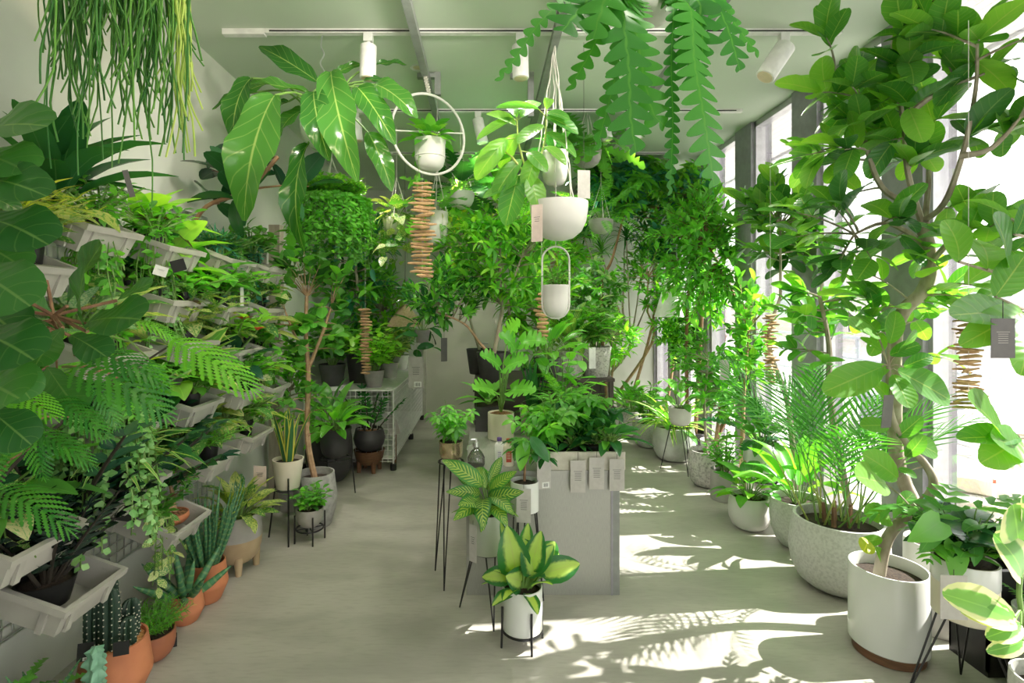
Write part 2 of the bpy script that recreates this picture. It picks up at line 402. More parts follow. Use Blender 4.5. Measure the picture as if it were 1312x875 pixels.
MESH = {}
def leaf_mesh(tm, i, mat):
    k = (tm, i, mat.name)
    if k not in MESH:
        v, f, u = TM[tm][i]; MESH[k] = np_mesh('leaf', v, f, u, mat)
    return MESH[k]
def np_mesh(name, v, f, u, mat, smooth=True):
    me = bpy.data.meshes.new(name); me.from_pydata(v.tolist() if hasattr(v, 'tolist') else v, [], f)
    if u is not None:
        uvl = me.uv_layers.new(name='UVMap'); li = np.empty(len(me.loops), dtype=np.int32); me.loops.foreach_get('vertex_index', li)
        uvl.data.foreach_set('uv', np.asarray(u)[li].astype(np.float32).ravel())
    if smooth: me.polygons.foreach_set('use_smooth', [True] * len(me.polygons))
    me.materials.append(mat); return me

# ------------------------------------------------------------------ pots
PROF = {
 'cyl': [(0, 0), (.95, 0), (1, .02), (1, .98), (.985, 1), (.94, 1), (.93, .98), (.93, .84)],
 'taper': [(0, 0), (.72, 0), (.75, .02), (.99, .97), (1, 1), (.93, 1), (.9, .84)],
 'bowl': [(0, 0), (.45, 0), (.6, .03), (.80, .16), (.94, .38), (1, .62), (.985, .9), (.96, 1), (.90, 1), (.90, .82)],
 'belly': [(0, 0), (.52, 0), (.62, .02), (.82, .12), (.95, .30), (1, .52), (.97, .78), (.9, 1), (.84, 1), (.84, .82)],
 'terra': [(0, 0), (.60, 0), (.66, .03), (.98, .40), (1, .46), (.98, .52), (.86, .97), (.86, 1), (.80, 1), (.79, .84)],
 'hemi': [(0, 0), (.25, .005), (.52, .07), (.78, .24), (.93, .5), (.99, .8), (1, 1), (.95, 1), (.94, .84)],
 'cup': [(0, 0), (.4, .005), (.68, .06), (.87, .17), (.97, .34), (1, .55), (1, .9), (1.04, .93), (1.04, 1), (.96, 1), (.95, .86)],
 'urn': [(0, 0), (.7, 0), (.74, .02), (.92, .3), (1, .55), (.98, .62), (.9, .85), (.86, 1), (.8, 1), (.79, .85)],
}
class Plant:
    def __init__(s, name, label, cat, loc, group=None, sd=None, cap=300, px=11):
        s.root = thing(name, label, cat, loc, group); s.o = V(loc); s.st = {}; s.lv = []; s.zt = 0.0; s.r = .06; s.k = 1.0; s.cap = cap; s.px = px
        seed(sd if sd is not None else hash_name(label)); s.leafname = 'leaf'; s.foliage = 'foliage'
    def L(s, u, v, d): return W(u, v, d) - s.o
    def pot(s, style, r, h, mat, z0=0.0, fill=soil, fz=.86, name='pot', n=28):
        pr = [(a * r, b * h) for a, b in PROF[style]]
        o = MB().lathe(pr, n, (0, 0, z0)).build(name, mat, s.root, True)
        ri = pr[-1][0]
        MB().lathe([(ri * 1.01, fz * h), (ri * .6, fz * h + .012), (0, fz * h + .018)], 16, (0, 0, z0)).build('soil', fill, s.root, True)
        s.zt = z0 + fz * h; s.r = r; return o
    def part(s, name, mb, mat, smooth=True, parent=None): return mb.build(name, mat, parent or s.root, smooth)
    def stem(s, pts, rad, mat=None, n=5):
        mat = mat or stem_g; lim = (XL + .025 - s.o.x) / s.k; pts = [V((max(p[0], lim), p[1], p[2])) for p in pts]
        s.st.setdefault(mat.name, (MB(), mat))[0].tube(pts, rad, n, True)
    def leaf(s, tm, pos, d, size, mat, up=None, w=1.0, jit=.25):
        pos = V(pos); pos.x = max(pos.x, (XL + .03 - s.o.x) / s.k)
        d = V(d).normalized(); tip = s.o + (V(pos) + d * size) * s.k
        if tip.x < XL + .04: d.x = abs(d.x)
        if tip.x > XR - .02: d.x = -abs(d.x)
        if tip.y > YB - .04: d.y = -abs(d.y)
        if tip.z > ZC - .02: d.z = -abs(d.z)
        up = V(up) if up else V((U(-jit, jit), U(-jit, jit), 1))
        i = rnd.randrange(len(TM[tm])); s.lv.append((look(pos, d, up, size, w), tm, i, mat, size))
    def leafpx(s, u0, v0, d0, u1, v1, d1, tm, mat, w=1.0, up=None, i=None):
        a = s.L(u0, v0, d0); b = s.L(u1, v1, d1); up = up or V((U(-.2, .2), -1, U(.5, .9)))
        k = rnd.randrange(len(TM[tm])) if i is None else i
        s.lv.append((look(a, b - a, up, (b - a).length * 1.06, w), tm, k, mat, 9)); return a, b
    # --- habits
    def rosette(s, tm, mat, n, ln, pet, lean=(.15, 1.15), z=None, w=1.0, stem=None, c=(0, 0), out=.5, pr=.004, r0=.25, up=None):
        z = s.zt if z is None else z; az0 = U(0, 6.3)
        for i in range(n):
            t = (i + .5) / n; az = az0 + i * 2.39996 + U(-.25, .25); ph = lean[0] + (lean[1] - lean[0]) * t + U(-.1, .1)
            dr = V((math.cos(az), math.sin(az), 0)); b = V((c[0], c[1], z)) + dr * s.r * r0 * U(.2, 1)
            pl = pet * U(.75, 1.15) * (1.05 - .35 * t); d0 = dr * math.sin(ph) + Z * math.cos(ph)
            m = b + d0 * pl * .6 + Z * pl * .05; e = b + d0 * pl + dr * pl * .06
            if pl > .02: s.stem([b, m, e], [pr, pr * .8, pr * .6], stem, 4)
            ph2 = min(ph + out, 1.9); s.leaf(tm, e, dr * math.sin(ph2) + Z * math.cos(ph2), ln * U(.78, 1.12), mat, None, w)
    def swords(s, tm, mat, n, ln, lean=.3, z=None, w=1.0, r0=.45, c=(0, 0)):
        z = s.zt if z is None else z
        for i in range(n):
            az = i * 2.4 + U(-.3, .3); ph = lean * (i + .3) / n * U(.7, 1.2); dr = V((math.cos(az), math.sin(az), 0))
            s.leaf(tm, V((c[0], c[1], z - .005)) + dr * s.r * r0 * math.sqrt(i / n), dr * math.sin(ph) + Z * math.cos(ph), ln * U(.7, 1.1), mat, dr * -1 + V((U(-.5, .5), U(-.5, .5), .1)), w)
    def bush(s, tm, mat, nst, H, R, per, ln, stem=None, z=None, c=(0, 0), w=1.0, start=.25, sr=.004, mats=None, flat=.5):
        z = s.zt if z is None else z
        for i in range(nst):
            az = i * 2.4 + U(-.3, .3); rr = R * math.sqrt((i + .5) / nst); e = V((c[0] + math.cos(az) * rr, c[1] + math.sin(az) * rr, z + H * U(.7, 1.05) * (1 - .35 * (rr / R) ** 2)))
            b = V((c[0] + math.cos(az) * s.r * .3 * U(0, 1), c[1] + math.sin(az) * s.r * .3, z)); m = b.lerp(e, .5) + V((-math.cos(az), -math.sin(az), 0)) * rr * .12 + Z * H * .06
            pts = [b, b.lerp(m, .6), m, m.lerp(e, .6), e]; s.stem(pts, [sr, sr, sr * .8, sr * .7, sr * .5], stem, 4)
            for k in range(per):
                t = start + (1 - start) * (k + U(0, .6)) / per; t = min(t, 1); p = bez(b, m, e, t); a = k * 2.4 + U(-.4, .4) + i
                d = V((math.cos(a), math.sin(a), U(-.1, .6) if t < .9 else U(.2, 1.0))); d = d + V((math.cos(az), math.sin(az), 0)) * flat
                s.leaf(tm, p, d, ln * U(.7, 1.15), rnd.choice(mats) if mats else mat, None, w)
    def trail(s, tm, mat, n, length, ln, step, z=None, stem=None, spread=6.3, az0=0.0, sway=.03, r=None, sr=.0015, hang=True, c=(0, 0)):
        z = s.zt if z is None else z; r = r or s.r; length /= s.k
        for i in range(n):
            az = az0 + spread * (i + U(-.3, .3)) / n; dr = V((math.cos(az), math.sin(az), 0)); l = length * U(.45, 1.1)
            o = V((c[0], c[1], 0)); pts = [o + dr * r * .5 + Z * z, o + dr * r * .95 + Z * (z + .03), o + dr * r * 1.14 + Z * (z - .005)]; p = pts[-1].copy(); k = max(4, int(l / .06)); dx = V((U(-1, 1), U(-1, 1), 0)) * sway
            for j in range(k):
                p = p + Z * (-l / k) + dx * U(-.2, .5) + dr * .004; pts.append(p.copy())
            s.stem(pts, sr, stem, 3); acc = 0
            for a, b in zip(pts[:-1], pts[1:]):
                sg = (b - a).length; acc += sg; m = max(1, int(acc / step)) if acc >= step else 0
                for q in range(m):
                    pp = a.lerp(b, (q + .5) / m); an = U(0, 6.3); s.leaf(tm, pp, V((math.cos(an), math.sin(an), U(-.9, .3))) , ln * U(.7, 1.2), mat, dr + V((0, 0, .6)))
                if m: acc = 0
    def crown(s, nodes, c, rad, ncl, per, tm, ln, mat, bark=None, tw=.006, w=1.0, shell=.55, mats=None, droop=0.0, span=.45, up=.35, lim=None):
        c = V(c); nodes = [V(p) for p in nodes]
        for i in range(ncl):
            for _ in range(40):
                q = V((U(-1, 1), U(-1, 1), U(-1, 1)))
                if q.length <= 1 and q.length >= shell * U(.3, 1): break
            e = c + V((q.x * rad[0], q.y * rad[1], q.z * rad[2]))
            if lim and (e + s.o).x > lim: e.x = lim - s.o.x - U(0, .1)
            e.x = max(e.x, XL + .06 - s.o.x); e.y = min(e.y, YB - .1 - s.o.y); e.z = min(e.z, ZC - .08 - s.o.z)
            b = min(nodes, key=lambda k: (k - e).length + (.6 * max(0, k.z - e.z)))
            h = (e - b).length; m = b.lerp(e, .5) + V((U(-1, 1), U(-1, 1), 0)) * h * .08 + Z * h * (.10 - droop)
            pts = [bez(b, m, e, t) for t in (0, .25, .5, .75, 1)]; s.stem(pts, [tw, tw * .85, tw * .7, tw * .55, tw * .4], bark or bark_brown, 4)
            tang = (e - m).normalized()
            for k in range(per):
                t = 1 - span * (k / max(1, per - 1)) ** 1.2 if per > 1 else 1; p = bez(b, m, e, t); a = k * 2.4 + U(-.4, .4) + i * 1.1
                x = tang.orthogonal().normalized(); y = tang.cross(x); sd = x * math.cos(a) + y * math.sin(a)
                d = sd * (.55 + .5 * (k / per)) + tang * (.9 - .6 * (k / per)) + Z * (up - droop)
                s.leaf(tm, p, d, ln * U(.72, 1.15), rnd.choice(mats) if mats else mat, None, w, .45)
    def done(s):
        d = max(.6, s.o.y); big = []; small = []
        for it in s.lv:
            p = it[0].translation + s.o; dep = max(.5, p.y)
            (big if it[4] * FOC / dep >= s.px else small).append((-it[4] / dep, it))
        big.sort(key=lambda a: a[0]); small += big[s.cap:]; big = big[:s.cap]
        for _, (M, tm, i, mat, sz) in big:
            o = bpy.data.objects.new(s.leafname, leaf_mesh(tm, i, mat)); o.parent = s.root; o.matrix_basis = M; COL.objects.link(o)
        by = {}
        for _, it in small: by.setdefault(it[3].name, []).append(it)
        for k, its in by.items():
            t = merge([xf(TM[it[1]][it[2]], it[0]) for it in its])
            me = np_mesh(s.foliage, t[0], t[1], t[2], its[0][3]); o = bpy.data.objects.new(s.foliage, me); o.parent = s.root; o['kind'] = 'stuff'; COL.objects.link(o)
        for k, (mb, mat) in s.st.items(): mb.build('stem', mat, s.root, True)
        return s.root
def bez(a, m, e, t): return a * (1 - t) ** 2 + m * 2 * t * (1 - t) + e * t * t
def hash_name(t): return sum((i + 1) * ord(ch) for i, ch in enumerate(t))
def smoothpath(pts, k=5):
    pts = [V(p) for p in pts]; out = []
    for i in range(len(pts) - 1):
        p0 = pts[max(i - 1, 0)]; p1 = pts[i]; p2 = pts[i + 1]; p3 = pts[min(i + 2, len(pts) - 1)]
        for j in range(k):
            t = j / k; out.append(.5 * ((2 * p1) + (p2 - p0) * t + (2 * p0 - 5 * p1 + 4 * p2 - p3) * t * t + (3 * p1 - p0 - 3 * p2 + p3) * t ** 3))
    return out + [pts[-1]]
def taper(n, a, b): return [a + (b - a) * i / (n - 1) for i in range(n)]
# ------------------------------------------------------------------ the room
struct('floor', MB().box2((XL - .1, YF - .1, -.06), (XR + .1, YB + .1, 0)), floor_m, 'pale polished concrete floor')
struct('ceiling', MB().box2((XL - .1, YF - .1, ZC), (XR + .12, YB + .1, ZC + .1)), ceil_m, 'pale sage painted ceiling')
struct('wall_left', MB().box2((XL - .1, YF, 0), (XL, YB, ZC)), wall_m, 'pale grey-green plaster wall')
struct('wall_back', MB().box2((XL, YB, 0), (XR, YB + .1, ZC)), wall_m, 'pale back wall')
dr = struct('door_1', MB().box2((-.80, YB - .035, .01), (.12, YB - .002, 2.16)), surf('door_paint', (.62, .61, .52), rough=.5, scale=2), 'plain pale door in the back wall')
MB().box2((-.845, YB - .05, 0), (-.80, YB - .001, 2.2)).build('door_frame', surf('door_frame_paint', (.56, .55, .47), rough=.5), dr)
MB().box2((.12, YB - .05, 0), (.165, YB - .001, 2.2)).build('door_frame', MATS['door_frame_paint'], dr)
MB().box2((-.80, YB - .05, 2.16), (.12, YB - .001, 2.2)).build('door_frame', MATS['door_frame_paint'], dr)
MB().tube([(.03, YB - .035, 1.02), (.03, YB - .085, 1.02), (-.08, YB - .085, 1.02)], .009, 6).build('door_handle', chrome, dr, True)
# window wall: dark piers with glazed bays between them
wy = -1.3; n = 0
bays = [(.37, .97), (1.27, 1.87), (2.17, 2.78), (3.07, 3.67), (3.97, 4.58), (4.87, 5.47), (5.77, 6.37), (6.67, 7.2)]
prev = YF
for a, b in [(-1.25, -.83), (-.53, .07)] + bays:
    if a - prev > .05:
        n += 1; struct('trim_%d' % n, MB().box2((XR - .02, prev, 0), (XR + .16, a, ZC)), dark_frame, 'dark grey window pier')
    prev = b
struct('trim_%d' % (n + 1), MB().box2((XR - .02, prev, 0), (XR + .16, YB, ZC)), dark_frame, 'dark grey window pier')
for i, (a, b) in enumerate([(-1.25, -.83), (-.53, .07)] + bays):
    w = struct('window_%d' % (i + 1), MB().box2((XR + .05, a + .03, .09), (XR + .058, b - .03, ZC - .05)), glass_m, 'tall clear shop window pane')
    f = MB()
    for y in (a, b - .03): f.box2((XR + .01, y, 0), (XR + .09, y + .03, ZC))
    f.box2((XR + .01, a, 0), (XR + .09, b, .09)); f.box2((XR + .01, a, ZC - .05), (XR + .09, b, ZC - .001))
    f.build('window_frame', frame_light, w)
# unseen front wall behind the camera, doorway opening narrowed to cut front light
front = MB().box2((XL, YF - .1, 0), (.55, YF, ZC)).box2((1.95, YF - .1, 0), (XR, YF, ZC)).box2((.55, YF - .1, 2.5), (1.95, YF, ZC))
struct('wall_front', front, wall_m, 'plaster wall round the shop entrance, its opening narrowed for the light')
# suspension rails under the ceiling
for k, (x, lb) in enumerate(((-.395, 'grey steel hanging rail carrying the hoop planter'), (.40, 'grey steel hanging rail carrying the half-bowl planter'), (1.19, 'grey steel hanging rail nearest the windows'))):
    r = thing('hanging_rail', lb, 'rail', (x, 2.0, 3.04), 'hanging rails under the ceiling')
    MB().box((0, 2.3, 0), (.045, 6.6, .045)).build('bar', rail_grey, r)
    for y in (.4, 2.2, 4.0): MB().box((0, y, .04), (.03, .03, .035)).build('ceiling_bracket', rail_grey, r)
# low bulkhead brackets
for k, (u, v0, v1, s) in enumerate(((561, 95, 122, -1), (680, 95, 150, -1))):
    p = W(u, 95, 3.62); q = W(u, v1, 3.62)
    br = thing('hanging_bracket', 'short angled grey bracket under the ceiling beside the %s' % ('hoop planter' if k == 0 else 'big-leaved bowl plant'), 'bracket', (p.x, p.y, ZC))
    MB().box2((-.02, -.02, q.z - ZC), (.02, .02, 0)).build('post', rail_grey, br)
    MB().box2((-.02 + s * .12, -.02, p.z - ZC - .03), (-.02, .02, p.z - ZC)).build('arm', rail_grey, br)
# light tracks with their spot heads
def spot(track, x, aim, hang=.09, ln=.17, r=.047, energy=34.0, warm=(1, .93, .82)):
    MB().box((x, 0, -.045), (.05, .04, .05)).build('adaptor', white_metal, track)
    MB().tube([(x, 0, -.06), (x, 0, -.06 - hang * .5)], .012, 8).build('swivel_stem', white_metal, track, True)
    d = V(aim).normalized(); c = V((x, 0, -.065 - hang * .5)); a = c - d * .02; e = c + d * ln
    x1 = d.orthogonal().normalized()
    h = MB().tube([a, a + d * .004, e - d * .004, e], [r * .9, r, r, r * .95], 20).build('lamp_can', white_metal, track, True)
    MB().tube([e + d * .0005, e + d * .003], [r * .8, r * .8], 16).build('lens', surf('spot_lens', (.75, .62, .45), rough=.3) if 'spot_lens' not in MATS else MATS['spot_lens'], h, True)
    if energy:
        ld = bpy.data.lights.new('spot_bulb', 'SPOT'); ld.energy = energy; ld.color = warm; ld.spot_size = 2.5; ld.spot_blend = .9; ld.shadow_soft_size = .05
        lo = bpy.data.objects.new('spot_bulb', ld); COL.objects.link(lo); lo.parent = track
        lo.location = e + d * .02; lo.rotation_euler = d.to_track_quat('-Z', 'Y').to_euler()
def track(y, x0, x1, label, heads):
    t = thing('track_light', label, 'track light', (0, y, ZC), 'ceiling light tracks')
    MB().box(((x0 + x1) / 2, 0, -.012), (x1 - x0, .036, .024)).build('track', white_metal, t)
    MB().box(((x0 + x1) / 2 + .1, -.0185, -.014), (x1 - x0 - .3, .003, .008)).build('groove', black_metal, t)
    MB().box((x0 + .1, 0, -.016), (.24, .04, .034)).build('feed_box', white_metal, t)
    for h in heads: spot(t, *h)
    return t
track(3.06, -1.49, 2.05, 'long white light track with a tilted spot near the window, closest to the hoop planter',
      [(-.675, (-.02, 0, -1), .09, .17, .047, 10), (.20, (.02, 0, -1), .09, .17, .047), (1.72, (-.62, -.05, -.9), .09, .20, .055)])
track(4.29, -1.2, 2.07, 'white light track behind the hoop planter with two slanting spots and one added at the left', [(-1.05, (.1, 0, -1), .06, .16, .045, 45), (-.06, (.22, 0, -1), .06, .18, .045, 60), (.95, (.25, 0, -1), .06, .16, .045, 6), (1.17, (.35, 0, -1), .06, .16, .05, 6)])  # leftmost head is an added lamp that lifts the dim left side
track(5.47, -1.2, 2.0, 'white light track closest to the back wall', [(-.3, (0, .1, -1), .06, .16, .045, 90), (.8, (0, .1, -1), .06, .16, .045, 60)])
track(2.2, -1.3, 1.6, 'added unseen white light track over the front plants, between the entrance track and the hoop planter', [(-.75, (-.35, .7, -.95), .06, .16, .045, 30), (-.1, (-.45, .9, -.7), .06, .16, .045, 42), (.75, (.1, 1, -.75), .06, .16, .045, 50)])  # extra track added above the frame to brighten the left side and back
track(1.15, -1.3, 1.9, 'added unseen white light track over the shop entrance with spots aimed at the planted wall', [(-.55, (-.75, .45, -.55), .06, .16, .045, 16, (1, .80, .56)), (-.2, (-.75, .75, -.6), .06, .16, .045, 20, (1, .80, .56)), (.6, (-.2, .6, -1), .06, .16, .045, 20)])  # invented track out of view, its warm spots tint the planted wall
d = thing('downlight', 'small round recessed downlight in the sage ceiling', 'light', W(535, 86, 3.54))
d.location.z = ZC
MB().lathe([(.03, -.001), (.045, -.006), (.05, -.001)], 20).build('trim_ring', white_metal, d, True); MB().lathe([(0, -.0015), (.03, -.0015)], 16).build('lens', MATS['spot_lens'], d)
# tan post standing in front of the left wall
p = tag(MB().box2((-1.70, 4.16, 0), (-1.615, 4.25, 2.15)).build('wooden_post', post_m), 'square taupe wooden post against the left wall', 'post')

# ------------------------------------------------------------------ outside the windows
gr = struct('ground_outside', MB().box2((XR + .17, -12, -.16), (30, 40, -.06)), pave_m, 'sunlit pale paving outside')
fc = thing('building', 'pale rendered building across the street', 'building', (17, 12, -.06))
MB().box2((0, -14, 0), (3, 26, 4.2)).build('wall', facade_m, fc)
gl = surf('far_window_glass', (.42, .46, .50), rough=.2)
for k in range(9):
    y = -11 + k * 4.0; o = MB().box2((-.02, y, 1.0), (.02, y + 1.7, 2.8)).build('window', slat_m, fc); MB().box2((-.035, y + .1, 1.1), (-.021, y + 1.6, 2.7)).build('pane', gl, o)
cp = thing('canopy', 'white slatted canopy over the pavement outside', 'canopy', (XR + .17, 0, 3.40))
for k in range(14):
    MB().box2((.03 + k * .082, -2, 0), (.03 + k * .082 + .074, 9, .02)).build('slat', slat_m, cp)
MB().box2((1.18, -2, -.03), (1.24, 9, .05)).build('fascia', frame_light, cp)
for y in (0.0, 4.5, 8.8): MB().box2((0, y, .02), (1.2, y + .06, .09)).build('joist', slat_m, cp)
rk = thing('street_railing', 'grey tubular railing along the pavement outside', 'railing', (6.2, 6, -.06))
for z in (.35, .7, 1.05): MB().tube([(0, -5, z), (0, 6, z)], .025, 6).build('rail', steel_blue, rk, True)
for k in range(8): MB().tube([(0, -5 + k * 1.57, 0), (0, -5 + k * 1.57, 1.05)], .03, 6).build('post', steel_blue, rk, True)
for k in range(3):
    b = thing('bench', ['pale slatted bench on the pavement by the railing', 'pale slatted bench farther along the railing', 'pale slatted bench at the near end of the railing'][k], 'bench', (5.2, 3.4 + (0, 3.2, -2.4)[k], -.06), 'benches outside')
    for j in range(4): MB().box2((-.2 + j * .11, -.6, .40), (-.11 + j * .11, .6, .44)).build('slat', steel_blue, b)
    for y in (-.5, .5): MB().box2((-.18, y - .03, 0), (.2, y + .03, .40)).build('leg', steel_blue, b)
# outdoor tub with a stake
c = V((2.72, 2.93, 0)); t = thing('planting_tub', 'large round oatmeal planting tub outside the glass', 'tub', (c.x, c.y, -.06))
MB().lathe([(0, 0), (.19, 0), (.21, .02), (.265, .40), (.275, .55), (.25, .55), (.24, .47)], 36).build('tub', cream_cer, t, True)
MB().lathe([(.242, .46), (0, .475)], 24).build('gravel', conc, t, True)
th = thing('thermometer', 'white stick thermometer with a red tip standing in the tub', 'thermometer', (c.x + .09, c.y + .0, .41))
MB().tube([(0, 0, 0), (0, 0, .12)], .009, 8).build('tube', paper_wt, th, True); MB().tube([(0, 0, .12), (0, 0, .14)], .0085, 8).build('tip', red_m, th, True)

# ------------------------------------------------------------------ shared fittings
def stand(label, x, y, top, r, legs=4, z_up=.06, splay=1.25, rot=.4, group='black wire plant stands', name='plant_stand', mat=None, rr=.0055):
    mat = mat or black_metal; t = thing(name, label, 'plant stand', (x, y, 0), group)
    MB().torus(r * 1.03, rr, 24, 5, Mx.Translation((0, 0, top - rr))).build('ring', mat, t, True)
    for k in range(legs):
        a = rot + 2 * math.pi * k / legs; c, s = math.cos(a), math.sin(a); R1 = r * 1.03 + .009; R2 = R1 * splay
        MB().tube([(c * R2, s * R2, 0), (c * R1, s * R1, top), (c * R1, s * R1, top + z_up)], rr, 5).build('leg', mat, t, True)
    for k in range(2):
        a = rot + math.pi * k / 2; c, s = math.cos(a) * r, math.sin(a) * r
        MB().tube([(-c, -s, top - rr), (c, s, top - rr)], rr * .8, 4).build('crossbar', mat, t, True)
    return t
def wire_stand(label, x, y, top, r, foot, n=3, rot=.3, group='black wire plant stands', rr=.0038):
    """hairpin stand: each leg is a V of two wires that meet at the foot"""
    t = thing('plant_stand', label, 'plant stand', (x, y, 0), group)
    MB().torus(r, rr, 24, 5, Mx.Translation((0, 0, top - rr))).build('ring', black_metal, t, True)
    for k in range(n):
        a = rot + 2 * math.pi * k / n; p = [(math.cos(a + e) * r, math.sin(a + e) * r, top - rr) for e in (-.3, .3)]; f = (math.cos(a) * foot, math.sin(a) * foot, rr)
        MB().tube([p[0], f], rr, 5).tube([p[1], f], rr, 5).build('leg', black_metal, t, True)
    return t
def card(label, pos, w=.06, h=.13, mat=None, rz=0.0, tilt=0.0, lines=5, sticker=False, cord=None, group='hanging plant tags', name='plant_tag', roll=0.0):
    mat = mat or paper; t = thing(name, label, 'tag', pos, group, (tilt, roll, rz))
    MB().box((0, 0, -h / 2), (w, .0016, h)).build('card', mat, t)
    for k in range(lines):
        ww = w * (.42 if k else .55); MB().box((0, -.0011, -h * (.34 + .055 * k)), (ww, .0005, h * .012)).build('print_line', ink if mat in (paper, paper_wt, paper_pk) else crate_m, t)
    if sticker:
        MB().box((w * .12, -.0012, -h * .88), (w * .5, .0008, h * .18)).build('barcode_sticker', paper_wt, t)
        m = MB()
        for k in range(7): m.box((w * (-.04 + k * .052), -.0018, -h * .88), (w * (.012 + .012 * (k % 3)), .0004, h * .11))
        m.build('barcode', ink, t)
    if cord: MB().tube([(0, 0, 0), (0, 0, cord)], .0012, 4).build('string', stem_d, t)
    return t
def driftwood(label, top, length, n, w, cordtop, sd, cr=.0009):
    seed(sd); t = thing('driftwood_mobile', label, 'mobile', top, 'driftwood mobiles')
    MB().tube([(0, 0, cordtop), (0, 0, -length)], cr, 4).build('cord', cord_m, t)
    for k in range(n):
        z = -length * (k + .5) / n; l = w * U(.65, 1.0); a = U(-.5, .5) + (math.pi if k % 2 else 0); d = V((math.cos(a), math.sin(a), U(-.09, .09))); c = V((U(-.1, .1) * w, U(-.1, .1) * w, z)); r = length / n * U(.34, .52)
        MB().tube([c - d * l / 2, c - d * l * .2 + Z * U(-.004, .004), c + d * l * .25 + Z * U(-.004, .004), c + d * l / 2], [r * .6, r, r * .95, r * .5], 6).build('stick', drift, t, True)
    return t
# ------------------------------------------------------------------ left wall: wire grid, crates and the plants in them
g = thing('wire_grid_panel', 'white wire grid panel fixed along the left wall', 'grid panel', (XL + .015, 1.0, .30))
m = MB()
for k in range(0, 60):
    y = k * .05
    if y <= 2.3: m.box((0, y, .88), (.005, .005, 1.76))
for k in range(36): m.box((.004, 1.15, k * .05), (.005, 2.3, .005))
m.build('wire_mesh', chrome, g, kind='stuff')
for z in (0, 1.76): MB().tube([(.004, 0, z), (.004, 2.3, z)], .005, 5).build('frame_rod', chrome, g, True)
for y in (0, 2.3): MB().tube([(.004, y, 0), (.004, y, 1.76)], .005, 5).build('frame_rod', chrome, g, True)
TILT = math.radians(19)
CL, CD, CH = .27, .33, .105                      # along the wall, out from the wall, height
def crate_meshes():
    b = MB(); t = .004; k = .93
    def ring(x, y, z): return [(-x, -y, z), (x, -y, z), (x, y, z), (-x, y, z)]
    vs = ring(CD / 2 * k, CL / 2 * k, 0) + ring(CD / 2, CL / 2, CH) + ring(CD / 2 - t, CL / 2 - t, CH) + ring(CD / 2 * k - t, CL / 2 * k - t, t)
    fs = [(3, 2, 1, 0)]
    for i in range(4):
        j = (i + 1) % 4; fs += [(i, j, 4 + j, 4 + i), (4 + i, 4 + j, 8 + j, 8 + i), (8 + i, 8 + j, 12 + j, 12 + i)]
    fs.append((12, 13, 14, 15)); b.add(vs, fs)
    lip = MB()
    for s in (-1, 1):
        lip.box((s * (CD / 2 + .006), 0, CH - .011), (.014, CL + .026, .022)); lip.box((0, s * (CL / 2 + .006), CH - .011), (CD, .014, .022))
    rib = MB()
    rib.box((0, 0, 0), (.010, .022, CH * .80))
    return b, lip, rib
cb, cl, cr = crate_meshes()
_b = cb.build('body', crate_m); _l = cl.build('rim', crate_m); _r = cr.build('rib', crate_m)
CM = [_b.data, _l.data, _r.data]
for o in (_b, _l, _r): bpy.data.objects.remove(o)
CR = []
def crate(zr, y, label, x=None, tilt=TILT):
    zc = zr - .042; x = XL + .035 + CD / 2 * math.cos(tilt) + .02 if x is None else x
    c = thing('plastic_crate', label, 'crate', (x, y, zc), 'grey plastic crates on the wall grid', (0, tilt, 0))
    def ch(n, me, loc=(0, 0, 0), rz=0.0):
        o = bpy.data.objects.new(n, me); o.parent = c; o.location = loc; o.rotation_euler = (0, 0, rz); COL.objects.link(o); return o
    ch('body', CM[0]); ch('rim', CM[1])
    for s in (-1, 1):
        for e in (-.32, .32):
            ch('rib', CM[2], (s * (CD / 2 * .967 + .003), e * CL, CH * .42)); ch('rib', CM[2], (e * CD, s * (CL / 2 * .967 + .003), CH * .42), math.pi / 2)
    M = Mx.Translation((x, y, zc)) @ Mx.Rotation(tilt, 4, 'Y'); CR.append(M)
    h = MB()
    for e in (-.3, .3): h.tube([(-CD / 2 - .012, e * CL, CH), (-CD / 2 - .03, e * CL, CH - .02)], .004, 4)
    o = h.build('hook', chrome, c); return M
def incrate(i, ox, oy, name, label, r=.05, h=.085, mat=None, style='taper', fill=soil, cat='potted plant'):
    p = CR[i] @ V((ox, oy, .006)); P = Plant(name, label, cat, p + Z * (r * .75 * math.sin(TILT)), 'plants in the wall crates'); K = 1.75 if r < .08 else 1.0; P.pot(style, r * (.55 if K > 1 else 1), h * (.75 if K > 1 else 1), mat or blk_plastic, 0, fill, n=16); P.k = K; P.root.scale = (K, K, K)
    return P
